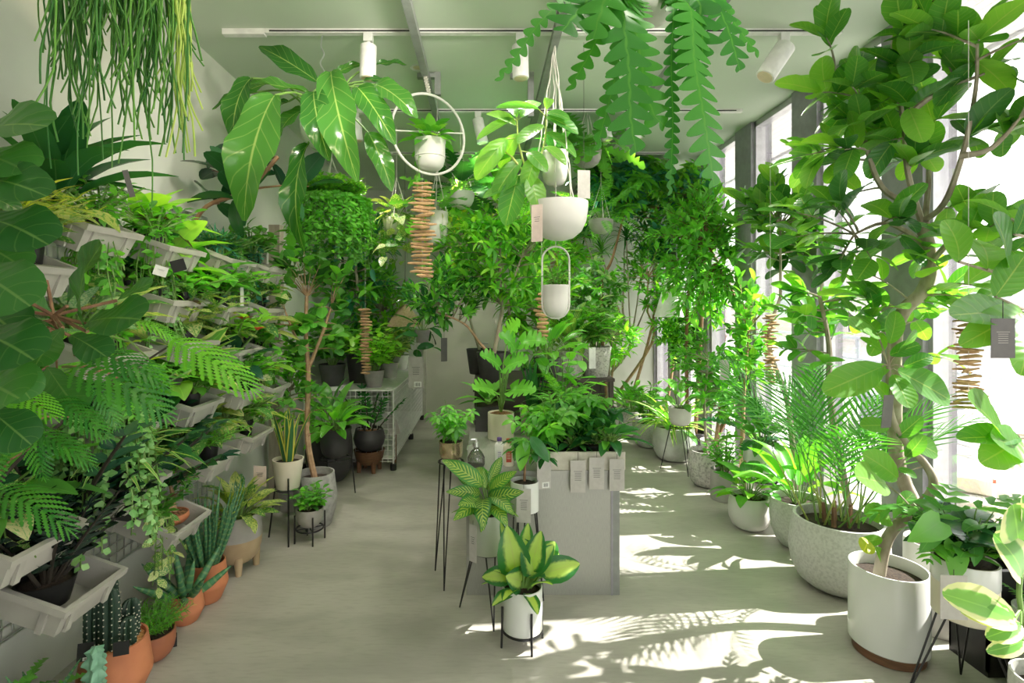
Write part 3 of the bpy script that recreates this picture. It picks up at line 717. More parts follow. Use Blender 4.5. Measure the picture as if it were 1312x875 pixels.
crates = [
 (1.79, 1.93, 'upper grey crate under the trailing rhipsalis, holding a dark lily-like plant'),          # 0
 (1.77, 2.42, 'upper grey crate holding small trailing vines'),                                        # 1
 (1.77, 2.95, 'grey crate high on the wall holding a shaggy blue-green fern cactus'),                  # 2
 (1.63, 1.62, 'grey crate behind the fiddle-leaf fig holding yellow-green wiry plants'),               # 3
 (1.53, 2.43, 'grey crate holding mixed succulents and a bead string plant'),                          # 4
 (1.50, 2.93, 'grey crate at mid height beside the taupe post'),                                       # 5
 (1.33, 2.02, 'grey crate behind the bright feathery fronds'),                                         # 6
 (1.33, 2.52, 'grey crate below the bead string plant'),                                               # 7
 (1.27, 3.02, 'grey crate holding a croton beside the post'),                                          # 8
 (1.05, 2.02, 'grey crate behind the long bead strings'),                                              # 9
 (1.04, 2.58, 'grey crate holding lime pothos and white-striped plants'),                              # 10
 (1.02, 3.08, 'grey crate holding the coral flowers'),                                                 # 11
 (.79, 2.14, 'grey crate under the striped spider plant'),                                             # 12
 (.715, 2.76, 'grey crate holding cream marbled plants above the footed bowl'),                        # 13
 (.525, 1.84, 'low grey crate holding black-leaved plants'),                                           # 14
 (.535, 2.44, 'low grey crate holding a bonsai-like jade plant above the terracotta pots'),            # 15
 (.77, 1.64, 'grey crate behind the feathery tree above the low black-leaved crate'),                  # 16
 (1.50, 3.42, 'grey crate half hidden by leaves just before the taupe post'),                           # 17
 (1.24, 3.48, 'grey crate below eye level just before the taupe post'),                                # 18
 (.98, 3.50, 'grey crate under the long marbled vine before the post'),                                # 19
 (1.76, 3.42, 'highest grey crate next to the taupe post'),                                            # 20
 (.74, 3.22, 'low grey crate behind the yellow-edged snake plant'),                                    # 21
]
seed(12)
for z, y, lb in crates: crate(z + U(-.012, .012), y + U(-.02, .02), lb, None, TILT + U(-.05, .08))
G = 'plants in the wall crates'
P = incrate(0, 0, -.03, 'cast_iron_plant', 'dark strappy plant with a grey tag in the upper crate', .055); P.rosette('aglo', L_dark, 16, .20, .06, (.1, 1.0), out=.35, w=.8); P.done()
P = incrate(0, .08, .08, 'wire_vine', 'loose fine-leaved vine spilling over the upper crate end', .045); P.trail('bead', L_mid, 26, .22, .020, .014); P.bush('small', L_fresh, 10, .10, .10, 8, .03); P.done()
P = incrate(1, .05, 0, 'creeping_fig', 'small dark creeping vine between two upper crates', .055); P.trail('tiny', L_dark, 30, .24, .026, .016); P.bush('small', L_mid, 12, .09, .11, 8, .035); P.done()
P = incrate(1, -.06, .08, 'potted_croton', 'lime and maroon croton with upright leaves in an upper crate', .045); P.rosette('aglo', L_lime, 9, .17, .03, (.2, 1.1)); P.rosette('aglo', L_red, 5, .13, .02, (.6, 1.3)); P.done()
P = incrate(2, .04, 0, 'fern_cactus', 'shaggy blue-green fern cactus hanging from the high crate', .06); P.trail('needle', L_blue, 60, .26, .05, .018, sr=.002, stem=stem_g); P.bush('needle', L_blue, 24, .06, .10, 14, .05); P.done()
P = incrate(2, -.08, -.09, 'rubber_plant', 'dark rubber plant with a bent stem above the fern cactus', .05)
P.stem(smoothpath([(0, 0, .07), (.06, .0, .16), (.16, .05, .22), (.24, .1, .34)]), .007, bark_brown); P.crown([(.06, 0, .16), (.16, .05, .22), (.24, .1, .34)], (.16, .05, .28), (.2, .2, .16), 9, 3, 'rub', .13, L_rub, bark_brown, .004); P.done()
P = incrate(3, .05, -.03, 'wiry_rhipsalis', 'yellow-green wiry rhipsalis bush beside the fiddle-leaf fig', .06); P.bush('needle', L_yell, 50, .12, .17, 16, .045, stem=stem_y, sr=.0025); P.trail('needle', L_yell, 34, .14, .04, .015, stem=stem_y); P.done()
P = incrate(3, .06, .09, 'pothos', 'pale pothos sprawling behind the wiry rhipsalis', .05); P.bush('heart', L_poth, 14, .12, .13, 4, .07); P.done()
P = incrate(4, .09, -.05, 'string_of_pearls', 'bead string plant hanging in short chains from the mixed crate', .05); P.trail('bead', L_string, 30, .25, .014, .011); P.bush('bead', L_string, 14, .04, .07, 10, .016); P.done()
P = incrate(4, -.05, -.06, 'jade_succulent', 'dark jade succulent with a white price card', .05, mat=dk_pot); P.bush('thick', L_dark, 18, .13, .10, 9, .045, sr=.005, mats=[L_dark, L_mid]); P.done()
P = incrate(4, .0, .085, 'lime_philodendron', 'upright lime philodendron at the end of the mixed crate', .045); P.rosette('aglo', L_lime, 10, .17, .08, (.1, 1.0)); P.done()
P = incrate(4, .12, .08, 'prayer_plant', 'low bright green leafy plant spilling over the mixed crate', .045); P.bush('oval', L_fresh, 16, .07, .13, 4, .06); P.done()
P = incrate(5, .0, -.05, 'pothos', 'green pothos with arching leaves beside the post', .055); P.rosette('heart', L_mid, 16, .11, .12, (.1, 1.3)); P.done()
P = incrate(5, .04, .08, 'string_of_hearts', 'fine hanging string plant beside the post', .05); P.trail('tiny', L_silv, 24, .35, .02, .02); P.bush('small', L_mid, 12, .12, .1, 7, .04); P.done()
P = incrate(6, .02, -.07, 'peperomia', 'pale round-leaved peperomia behind the feathery fronds', .05); P.rosette('round', L_silv, 22, .06, .07, (.1, 1.3)); P.done()
P = incrate(6, .03, .07, 'syngonium', 'pale green arrow-leaf plant behind the feathery fronds', .05); P.rosette('heart', L_poth, 16, .09, .09, (.1, 1.2)); P.done()
P = incrate(7, .0, -.06, 'dark_coleus', 'dark bronze-leaved plant with a small black card', .05); P.bush('oval', L_red, 14, .15, .11, 7, .05, mats=[L_red, L_dark, L_red]); P.done()
P = incrate(7, .03, .08, 'marbled_pothos', 'marbled pothos leaning over the crate below the bead strings', .055); P.rosette('heart', L_poth, 18, .10, .08, (.1, 1.4)); P.done()
P = incrate(8, .0, -.06, 'croton', 'gold-flecked croton beside the post', .055); P.rosette('aglo', L_aglo, 14, .13, .06, (.1, 1.2)); P.bush('oval', L_yell, 6, .15, .08, 4, .06); P.done()
P = incrate(8, .05, .08, 'hoya', 'hoya with a long pale chain of leaves beside the post', .05); P.trail('tiny', L_poth, 12, .4, .035, .03); P.bush('oval', L_fresh, 10, .1, .1, 5, .06); P.done()
P = incrate(9, .10, -.02, 'string_of_turtles', 'long dense pale bead strings over the dark crate', .06); P.trail('bead', L_string, 56, .46, .017, .010, r=.075, sway=.02); P.bush('bead', L_string, 20, .05, .08, 12, .02); P.done()
P = incrate(9, -.08, -.05, 'fern', 'bright small fern at the wall behind the bead strings', .05); P.rosette('fern', L_fresh, 14, .24, .02, (.2, 1.2)); P.done()
P = incrate(9, -.02, .09, 'golden_pothos', 'golden pothos beside the bead strings', .05); P.rosette('heart', L_yell, 8, .09, .1, (.1, 1.0)); P.rosette('heart', L_fresh, 8, .09, .1, (.4, 1.3)); P.done()
P = incrate(10, .02, -.06, 'lime_pothos', 'lime yellow pothos with pointed leaves in the middle crate', .055); P.rosette('heart', L_lime, 18, .10, .08, (.1, 1.3)); P.done()
P = incrate(10, .0, .08, 'white_striped_dracaena', 'white-striped dracaena in the middle crate', .05); P.rosette('lance', L_spider, 18, .22, .02, (.1, 1.2), w=1.3); P.done()
P = incrate(11, .05, -.04, 'red_flowering_anthurium', 'plant with coral red flowers among dark glossy leaves', .055)
P.rosette('heart', L_rub, 14, .10, .11, (.1, 1.2))
for k in range(4):
    a = k * 1.7 + .4; e = V((.05 + .06 * math.cos(a), .07 * math.sin(a) - .03, P.zt + .17 + .012 * k)); P.stem([(0, 0, P.zt), e * .5 + Z * .05, e], .0025)
    f = MB()
    for q in range(6):
        t = blade(3, .8, .5, .5, .2, .5); b = q * 1.047; v, fs, _ = xf(t, look(e, V((math.cos(b), math.sin(b), .5)), Z, .030)); f.add([tuple(x) for x in v], fs)
    f.build('flower', flower_m, P.root, True)
P.done()
P = incrate(11, -.06, .09, 'silver_satin_pothos', 'silvery marbled vine next to the coral flowers', .05); P.trail('heart', L_poth, 12, .30, .05, .05); P.rosette('heart', L_poth, 12, .08, .08, (.1, 1.3)); P.done()
P = incrate(12, .06, -.02, 'spider_plant', 'spider plant with thin yellow-edged arching leaves', .06); P.rosette('strap', L_spider, 46, .22, .0, (.05, 1.2), w=1.0, out=.15); P.done()
P = incrate(12, -.07, -.07, 'moth_orchid', 'bark-potted plant with broad pale leaves behind the spider plant', .05, fill=bark_chip); P.rosette('aglo', L_silv, 7, .16, .01, (.3, 1.0)); P.done()
P = incrate(12, .09, .09, 'peace_lily', 'small dark leafy plant at the crate end beside the spider plant', .05); P.rosette('oval', L_dark, 16, .09, .09, (.1, 1.3)); P.done()
P = incrate(13, .0, -.06, 'cream_syngonium', 'cream and green arrowhead plant with large pale leaves', .055); P.rosette('heart', L_poth, 14, .11, .10, (.1, 1.2), w=1.1); P.done()
P = incrate(13, .09, .03, 'asparagus_fern', 'low fine asparagus fern on the crate front', .05); P.bush('needle', L_fresh, 36, .07, .14, 16, .03, sr=.0015); P.done()
P = incrate(13, -.03, .09, 'aglaonema', 'yellow marbled aglaonema at the crate end above the footed bowl', .05); P.rosette('aglo', L_aglo, 14, .13, .06, (.1, 1.3)); P.done()
P = incrate(14, .05, -.04, 'black_zz_plant', 'black-leaved zz plant in a black nursery pot', .088, .085)
def zz(P, n, H, mat, lean=.75, ln=.075, pr=.008, stem=None, pairs=7):
    for i in range(n):
        az = i * 2.4 + U(-.3, .3); ph = lean * math.sqrt((i + .5) / n); dr = V((math.cos(az), math.sin(az), 0)); dr.x = abs(dr.x) if P.o.x < -1.3 and P.o.z > .1 else dr.x; b = V((0, 0, P.zt)) + dr * P.r * .5 * (i / n); h = H * U(.7, 1.05)
        e = b + (dr * math.sin(ph) + Z * math.cos(ph)) * h + dr * .02; m2 = b.lerp(e, .5) + Z * h * .06
        P.stem([bez(b, m2, e, t / 4) for t in range(5)], taper(5, pr, pr * .35), stem or stem_d, 5)
        sd = dr.cross(Z)
        for k in range(pairs):
            t = .28 + .72 * k / (pairs - 1); p = bez(b, m2, e, t); up = (e - b).normalized()
            for s in (-1, 1): P.leaf('lance2', p, sd * s + up * .75 + dr * U(-.15, .15), ln * U(.85, 1.1) * (1.1 - .35 * t), mat, dr * -1 + V((0, 0, .5)))
        P.leaf('lance2', e, (e - m2), ln * .7, mat)
zz(P, 16, .36, L_black, .75, .085); P.done()
P = incrate(14, -.04, .095, 'dark_zz_plant', 'dark green zz plant behind the black-leaved one', .05); zz(P, 9, .33, L_rub, .8); P.done()
P = incrate(14, -.12, -.08, 'wire_stemmed_shrub', 'wiry bare-stemmed plant with dark leaves beside the black zz plant', .04); P.bush('small', L_dark, 10, .22, .12, 5, .045, stem=bark_brown); P.done()
P = incrate(15, .06, .045, 'jade_bonsai', 'small ficus bonsai with a swollen root in a shallow terracotta dish', .085, .05, terra, 'bowl', bark_chip)
for k in range(4):
    a = k * 1.6; P.stem(smoothpath([(.035 * math.cos(a), .035 * math.sin(a), .035), (.02 * math.cos(a + .4), .02 * math.sin(a + .4), .07), (.008, 0, .11)], 4), taper(9, .011, .014), bark_tan, 6)
P.stem(smoothpath([(0, 0, .09), (.01, .01, .13), (-.01, .02, .18)], 4), taper(9, .016, .006), bark_tan, 6); P.crown([(0, 0, .12), (-.01, .02, .18)], (0, .01, .2), (.13, .13, .09), 26, 6, 'oval', .036, L_mid, bark_tan, .003, mats=[L_mid, L_dark]); P.done()
P = incrate(15, .10, -.10, 'string_of_coins', 'chain of round cream-edged leaves dangling over the low crate', .045); P.trail('thick', L_poth, 7, .26, .030, .018, spread=2.0, az0=-1.2); P.bush('thick', L_mid, 8, .06, .06, 6, .035); P.done()
P = incrate(15, -.07, -.07, 'zz_plant', 'glossy dark zz plant leaning across two low crates', .05); zz(P, 9, .28, L_rub, 1.1); P.done()
P = incrate(15, -.06, .09, 'bark_potted_shrub', 'small leafy shrub in bark at the end of the low crate', .045, fill=bark_chip); P.bush('oval', L_fresh, 12, .15, .1, 7, .045); P.done()
P = incrate(16, .05, .0, 'variegated_rubber', 'pale variegated vine hanging behind the feathery tree', .06); P.trail('heart', L_poth, 8, .10, .03, .03); P.rosette('heart', L_poth, 14, .06, .05, (.1, 1.3)); P.done()

extra = [
 (17, 0, -.05, 'bush', 'oval', L_fresh, 'bushy bright shrub in the half hidden crate by the post'), (17, .05, .08, 'ros', 'heart', L_poth, 'pale marbled pothos in the half hidden crate by the post'),
 (18, 0, -.06, 'ros', 'aglo', L_aglo, 'gold marbled aglaonema in the crate below eye level by the post'), (18, .05, .08, 'tr', 'heart', L_fresh, 'heart-leaved vine hanging from the crate below eye level by the post'),
 (19, .04, -.05, 'tr', 'heart', L_poth, 'long marbled vine trailing from the crate before the post'), (19, 0, .08, 'ros', 'lance', L_lime, 'lime strappy plant in the crate before the post'),
 (20, .05, -.04, 'tr', 'tiny', L_blue, 'fine blue-green trailing plant on the highest crate by the post'), (20, -.02, .08, 'bush', 'oval', L_mid, 'mid-green shrub on the highest crate by the post'),
 (21, 0, -.06, 'ros', 'dieff', L_poth, 'broad cream-splashed plant behind the snake plant'), (21, .06, .07, 'bush', 'small', L_fresh, 'fine bright bush behind the snake plant'),
 (5, .09, 0, 'bush', 'oval', L_fresh, 'bright low shrub spilling from the mid crate beside the post'), (6, .10, 0, 'tr', 'tiny', L_fresh, 'bright trailing vine behind the feathery fronds'),
 (7, .10, .0, 'bush', 'oval', L_aglo, 'gold-splashed low bush over the crate below the bead strings'), (8, .09, -.02, 'bush', 'oval', L_lime, 'lime low bush over the croton crate'),
 (10, .11, .0, 'bush', 'oval', L_mid, 'low leafy bush over the middle crate front'), (11, .12, .06, 'bush', 'oval', L_fresh, 'low leafy bush under the coral flowers'),
 (2, .10, .09, 'tr', 'tiny', L_mid, 'small-leaved vine beside the shaggy fern cactus'), (1, .10, -.09, 'tr', 'tiny', L_fresh, 'bright small-leaved vine over the upper crate front'),
 (3, -.09, -.02, 'tr', 'small', L_lime, 'lime trailing vine over the crate behind the fig'), (9, .11, .095, 'bush', 'oval', L_fresh, 'leafy low bush under the bead strings'), (16, -.05, .08, 'ros', 'lance', L_mid, 'strappy green plant behind the feathery tree'), (0, .12, .0, 'tr', 'tiny', L_fresh, 'bright small vine over the uppermost crate front')]
for i, ox, oy, kd, tm, mt, lb in extra:
    P = incrate(i, ox, oy, {'bush': 'leafy_bush', 'ros': 'leafy_rosette', 'tr': 'trailing_vine'}[kd], lb, .045)
    if kd == 'bush': P.bush(tm, mt, 20, .13, .15, 6, .058 if tm != 'small' else .04)
    elif kd == 'ros': P.rosette(tm, mt, 18, .15 if tm != 'heart' else .09, .08, (.1, 1.3))
    else: P.trail(tm, mt, 22, .30, .05 if tm == 'heart' else .026, .035 if tm == 'heart' else .017); P.bush(tm, mt, 12, .08, .10, 6, .045 if tm == 'heart' else .03)
    P.done()

# ------------------------------------------------------------------ floor pots along the left wall
# two-tone bowl on stub feet
c = F(304, 728); P = Plant('footed_planter', 'marbled aglaonema in a two-tone grey and tan bowl on stub feet', 'potted plant', c, 'floor pots along the left wall')
r = .135; h = .27
pr = [(a * r, b * h) for a, b in PROF['belly']]; lo = [(q, z) for q, z in pr if z <= h * .52]; hi = [(q, z) for q, z in pr if z >= h * .5]
MB().lathe(lo, 32, (0, 0, .05)).build('pot_base', tan_cer, P.root, True); MB().lathe(hi, 32, (0, 0, .05)).build('pot_body', grey_cer, P.root, True)
for k in range(4):
    a = .5 + k * 1.571; MB().tube([(math.cos(a) * r * .72, math.sin(a) * r * .72, .10), (math.cos(a) * r * .75, math.sin(a) * r * .75, 0)], [.026, .017], 10).build('foot', tan_cer, P.root, True)
MB().lathe([(r * .85, h * .84), (0, h * .86)], 16, (0, 0, .05)).build('soil', soil, P.root); P.zt = .05 + h * .85; P.r = r
P.rosette('aglo', L_aglo, 40, .17, .12, (.05, 1.25), w=1.15, out=.35); P.done()
c = F(266, 768); P = Plant('cylindrical_snake_plant', 'tall spear-leaved snake plant in an angular terracotta pot beside the footed bowl', 'potted plant', c, 'floor pots along the left wall'); P.pot('terra', .098, .20, terra)
def spears(P, n, ln, lean, rad, mat, c=(0, 0)):
    for i in range(n):
        az = i * 2.4 + U(-.2, .2); ph = lean * math.sqrt((i + .4) / n); dr = V((math.cos(az), math.sin(az), 0)); d = dr * math.sin(ph) + Z * math.cos(ph); l = ln * U(.65, 1.1); b = V((c[0], c[1], P.zt - .01)) + dr * P.r * .5 * math.sqrt(i / n)
        pts = [b, b + d * l * .4, b + d * l * .8 + Z * l * .02, b + d * l + Z * l * .04]; v, f, u = tubeT(pts, [rad * .8, rad, rad * .6, rad * .08], 7); t = np.repeat([0, .4, .8, 1], 7); u = np.stack([np.full(28, .5), t * l * 3], 1)
        o = bpy.data.objects.new('leaf', np_mesh('leaf', v, f, u, mat)); o.parent = P.root; COL.objects.link(o)
spears(P, 40, .42, .42, .0085, L_cyl); P.done()
c = F(238, 795); P = Plant('starfish_snake_plant', 'starfish snake plant with thick fanned leaves in a terracotta pot', 'potted plant', c, 'floor pots along the left wall'); P.pot('terra', .083, .14, terra); spears(P, 11, .26, 1.15, .019, L_cyl); P.done()
c = F(197, 842); P = Plant('mistletoe_cactus', 'bushy drunkard cactus in a round glazed terracotta bowl', 'potted plant', c, 'floor pots along the left wall'); P.pot('bowl', .085, .115, terra_dk)
P.bush('needle', L_mid, 70, .14, .16, 16, .035, sr=.002, mats=[L_mid, L_fresh]); P.done()
c = V((-1.415, 2.03, 0)); P = Plant('ribbed_cactus', 'dark ribbed cactus columns in orange mulch in a large angular terracotta pot', 'potted cactus', c, 'floor pots along the left wall'); P.pot('terra', .125, .235, terra, fill=mulch_m, fz=.93)
def cactus(P, x, y, r, h, mat, ribs=8, z=None, spines=True, dx=0.0):
    z = P.zt if z is None else z; v = []; f = []; n = ribs * 4; rows = [(0, .85), (.1, 1), (.5, 1.02), (.8, 1), (.9, .88), (.97, .6), (1, .12)]
    for t, q in rows:
        for k in range(n):
            a = 2 * math.pi * k / n; rr = r * q * (.80 + .20 * math.cos(a * ribs)); v.append((x + rr * math.cos(a) + dx * t, y + rr * math.sin(a), z + h * t - .01))
    for i in range(len(rows) - 1):
        for k in range(n): k2 = (k + 1) % n; f.append((i * n + k, i * n + k2, (i + 1) * n + k2, (i + 1) * n + k))
    f.append(tuple((len(rows) - 1) * n + k for k in range(n))); o = MB().add(v, f).build('column', mat, P.root, True)
    if spines:
        m = MB()
        for k in range(ribs):
            a = 2 * math.pi * k / ribs
            for j in range(int(h / .022)):
                t = (j + .5) / int(h / .022)
                if t > .9: continue
                p = V((x + r * math.cos(a) + dx * t, y + r * math.sin(a), z + h * t)); m.box(p, (.0035, .0035, .0035))
        m.build('spines', spine_m, o, kind='stuff')
cactus(P, -.045, .02, .036, .27, cactus_d); cactus(P, .01, -.045, .034, .24, cactus_d); cactus(P, .035, .035, .032, .16, cactus_d, 9); cactus(P, .062, -.02, .028, .12, cactus_d, 9); cactus(P, -.05, -.05, .03, .21, cactus_d); P.done()
c = V((-1.345, 1.815, 0)); P = Plant('blue_myrtle_cactus', 'knobbly blue-green cactus with a flat paddle in a small pot', 'potted cactus', c, 'floor pots along the left wall'); P.pot('cyl', .055, .10, cream_cer)
def knobbly(P, x, y, r, h, ribs=5):
    v = []; f = []; n = 20; R = 22
    for i in range(R + 1):
        t = i / R
        for k in range(n):
            a = 2 * math.pi * k / n; w = .62 + .2 * math.cos(a * ribs) * (.7 + .6 * math.sin(t * 34)) + .14 * math.sin(t * 34); cap = math.sqrt(max(.02, 1 - max(0, (t - .88) / .12) ** 2)); v.append((x + r * w * cap * math.cos(a), y + r * w * cap * math.sin(a), P.zt + h * t))
    for i in range(R):
        for k in range(n): k2 = (k + 1) % n; f.append((i * n + k, i * n + k2, (i + 1) * n + k2, (i + 1) * n + k))
    f.append(tuple(R * n + k for k in range(n))); MB().add(v, f).build('column', cactus_b, P.root, True)
knobbly(P, 0, .015, .042, .245)
pd = MB().lathe([(0, 0), (.02, .004), (.042, .04), (.05, .075), (.042, .11), (.02, .13), (0, .134)], 20); pd.v = [(x - .01, y * .28 - .028, z + P.zt) for x, y, z in pd.v]; pd.build('paddle', cactus_b, P.root, True); P.done()
c = V((-1.255, 1.835, 0)); P = Plant('seedling_mug', 'small white cup-shaped pot beside the blue cactus', 'pot', c); P.pot('cyl', .034, .085, white_cer); P.done()
c = V((-1.50, 1.66, 0)); P = Plant('fishbone_succulent', 'trailing green succulent with notched stems in a grey stone bowl', 'potted plant', c, 'floor pots along the left wall'); P.pot('bowl', .12, .20, grey_cer)
P.bush('cutl', L_mid, 12, .10, .14, 2, .15, w=.5); P.trail('needle', L_mid, 26, .16, .035, .014, sr=.003)
P.rosette('sword', L_cyl, 8, .16, .0, (.2, .8), c=(.06, .05)); P.done()
card('black card with a white barcode sticker stuck in the mulch pot', V((-1.43, 1.90, .30)), .05, .06, paper_bk, .3, -.2, 0, True, group='plant cards'); card('plain black card leaning on the mulch pot rim', V((-1.325, 1.93, .285)), .05, .05, paper_bk, .35, 0, 0, group='plant cards')
# snake plant on its stand
c = F(369, 690); x, y = c.x, c.y; stand('tall black wire stand under the yellow-edged snake plant', x, y, .335, .078, 3, .08, 1.5, .9)
P = Plant('snake_plant', 'yellow-edged snake plant in a cream pot on a tall wire stand', 'potted plant', (x, y, .335)); P.pot('taper', .098, .185, cream_cer); P.r = .08; P.swords('sword', L_snake, 11, .36, .35, w=1.25); P.done()
c = F(397, 693); stand('low black wire stand with straight legs under the grey bowl', c.x, c.y, .09, .082, 4, .09, 1.0, .5)
P = Plant('grey_bowl_plant', 'small glossy-leaved plant in a grey bowl on a low wire stand', 'potted plant', (c.x, c.y, .09)); P.pot('hemi', .085, .125, grey_cer); P.bush('oval', L_fresh, 20, .17, .15, 6, .06, mats=[L_fresh, L_mid]); P.done()
# ficus tree in a felt bag pot
def tree_path(P, pts, r0, r1, bark, n=7):
    q = smoothpath(pts, 5); P.stem(q, taper(len(q), r0, r1), bark, n); return q
c = V((-1.18, 3.68, 0)); P = Plant('ficus_tree', 'young round-leaved ficus with a forked tan trunk in a creased grey felt pot', 'potted tree', c); P.pot('urn', .15, .36, fabric_m)
t = tree_path(P, [(0, 0, .3), P.L(394, 560, 3.68), P.L(395, 480, 3.68), P.L(392, 430, 3.66), P.L(393, 380, 3.66)], .022, .012, bark_tan)
t2 = tree_path(P, [P.L(396, 470, 3.68), P.L(412, 430, 3.66), P.L(424, 395, 3.65)], .014, .008, bark_tan); t3 = tree_path(P, [P.L(395, 455, 3.68), P.L(378, 430, 3.6), P.L(366, 400, 3.55)], .012, .006, bark_tan)
P.crown(t[8:] + t2 + t3, P.L(395, 385, 3.62), (.33, .30, .48), 62, 5, 'round', .085, L_aud, bark_tan, .004, mats=[L_mid, L_fig, L_mid, L_fresh]); P.crown(t[4:10], P.L(390, 520, 3.62), (.22, .2, .3), 14, 4, 'round', .07, L_mid, bark_tan, .003); P.done()
# dark pots and the footed walnut planter
c = F(441, 590); P = Plant('charcoal_planter', 'large charcoal pot of arching leaves beside the wire basket table', 'potted plant', (-1.36, 4.62, 0)); P.pot('belly', .20, .46, dk_pot); P.rosette('aglo', L_mid, 26, .26, .22, (.05, 1.2), out=.35); P.done()
c = F(448, 604); stand('slim black wire stand beside the charcoal pot', -1.20, 4.25, .30, .11, 3, .0, 1.25, .3); P = Plant('charcoal_cup', 'charcoal cup pot of lime-green leaves on a slim wire stand', 'potted plant', (-1.20, 4.25, .30)); P.pot('cup', .12, .24, dk_pot); P.rosette('aglo', L_fresh, 26, .22, .12, (.05, 1.25)); P.done()
c = F(476, 603); P = Plant('walnut_footed_planter', 'zz plant in a charcoal pot with a walnut-brown footed base', 'potted plant', (c.x - .02, c.y, 0)); r = .145
P.pot('urn', r, .19, dk_pot, .20, bark_chip); MB().lathe([(0, 0), (r * .6, 0), (r * .85, .05), (r * .97, .13)], 28, (0, 0, .07)).build('wooden_base', wood, P.root, True)
for k in range(4):
    a = .6 + k * 1.571; MB().tube([(math.cos(a) * r * .66, math.sin(a) * r * .66, .10), (math.cos(a) * r * .7, math.sin(a) * r * .7, 0)], [.026, .018], 8).build('foot', wood, P.root, True)
zz(P, 9, .38, L_dark, .7, .09); P.done()
# wire basket table along the left at the back
b = thing('wire_basket_table', 'white wire basket table running to the back wall', 'table', (-1.25, 6.05, 0)); bx0, bx1, by0, by1, bz = -.42, .40, -1.15, 1.05, .74
for x in (bx0, bx1):
    for y in (by0, 0, by1): MB().tube([(x, y, .06), (x, y, bz)], .009, 6).build('leg', white_metal, b, True); MB().lathe([(0, 0), (.028, .0), (.03, .03), (.028, .06), (0, .06)], 12, (x, y, 0)).build('caster', black_metal, b, True)
m = MB()
for k in range(45):
    y = by0 + k * .05
    if y < by1: m.box((bx1, y, .40), (.004, .0045, .66))
for k in range(14): m.box((bx1, (by0 + by1) / 2, .08 + k * .05), (.0045, by1 - by0, .004)); m.box(((bx0 + bx1) / 2, by0, .08 + k * .05), (bx1 - bx0, .0045, .004))
for k in range(17): m.box((bx0 + .02 + k * .05, by0, .40), (.0045, .004, .66))
m.build('wire_mesh', white_metal, b, kind='stuff')
MB().box2((bx0, by0, bz - .012), (bx1, by1, bz)).build('table_top', white_metal, b); MB().box2((bx0, by0, .10), (bx1, by1, .112)).build('shelf', white_metal, b)
tb = [(-.25, -.85, 'heart', L_mid, 'dark pot of mid-green heart leaves at the front corner of the wire table', dk_pot, .13), (.18, -.95, 'oval', L_lime, 'taupe pot of lime-edged leaves overhanging the wire table corner', taupe_pot, .10), (-.1, -.35, 'lance2', L_dark, 'dark pot of narrow dark leaves in the middle of the wire table', dk_pot, .13),
      (.2, -.25, 'oval', L_poth, 'grey pot of cream-splashed leaves on the aisle side of the wire table', grey_cer, .10), (-.2, .3, 'round', L_fresh, 'dark pot of round fresh leaves toward the back of the wire table', dk_pot, .14), (.2, .5, 'aglo', L_mid, 'pale pot of arching leaves at the back end of the wire table', matte_white, .11)]
for k, (x, y, tm, mt, lb, pm, r) in enumerate(tb):
    P = Plant('potted_foliage_plant', lb, 'potted plant', (-1.25 + x, 6.05 + y, bz), 'pots on the wire basket table'); P.pot('taper', r, r * 1.6, pm); P.bush(tm, mt, 26, .45, .32, 9, .115); P.done()
# tall leafy trees behind the ficus on the left
for k, (x, y, u, v, rx, rz, tm, ln, mt, lb, ncl) in enumerate((
    (-1.28, 5.42, 455, 330, .42, .60, 'lance2', .15, [L_mid, L_fresh, L_blue], 'tall bushy tree with pointed leaves behind the forked ficus', 120),
    (-1.20, 6.85, 490, 400, .42, .55, 'lance2', .15, [L_fresh, L_lime, L_mid], 'bright leafy tree rising behind the wire basket table', 80),
    (-1.45, 3.95, 372, 500, .20, .30, 'oval', .075, [L_fresh, L_mid], 'slim leafy sapling in front of the taupe post', 26))):
    P = Plant('leafy_tree', lb, 'potted tree', (x, y, bz if k < 2 else 0)); P.pot('taper', (.14, .14, .10)[k], (.28, .28, .25)[k], (dk_pot, dk_pot, grey_cer)[k]); cc = P.L(u, v, y)
    t = tree_path(P, [(0, 0, .2), (.06, .02, cc.z * .35), (-.02, .04, cc.z * .65), cc], .028 if k < 2 else .01, .012 if k < 2 else .005, bark_pale)
    P.crown(t[7:], cc, (rx * 1.1, .4 if k < 2 else .15, rz * 1.1), ncl, 9, tm, ln, mt[0], bark_pale, .006, mats=mt); P.done()
sg = thing('sign_stake', 'dark wooden stake with a grey card beside the wire table', 'sign', (F(506, 597).x, F(506, 597).y, 0)); MB().box2((-.014, -.014, 0), (.014, .014, .36)).build('stake', wood, sg); MB().box((0, 0, 0), (.10, .003, .19), Mx.Translation((-.02, -.017, .39)) @ Mx.Rotation(-.3, 4, 'Y')).build('card', paper, sg)
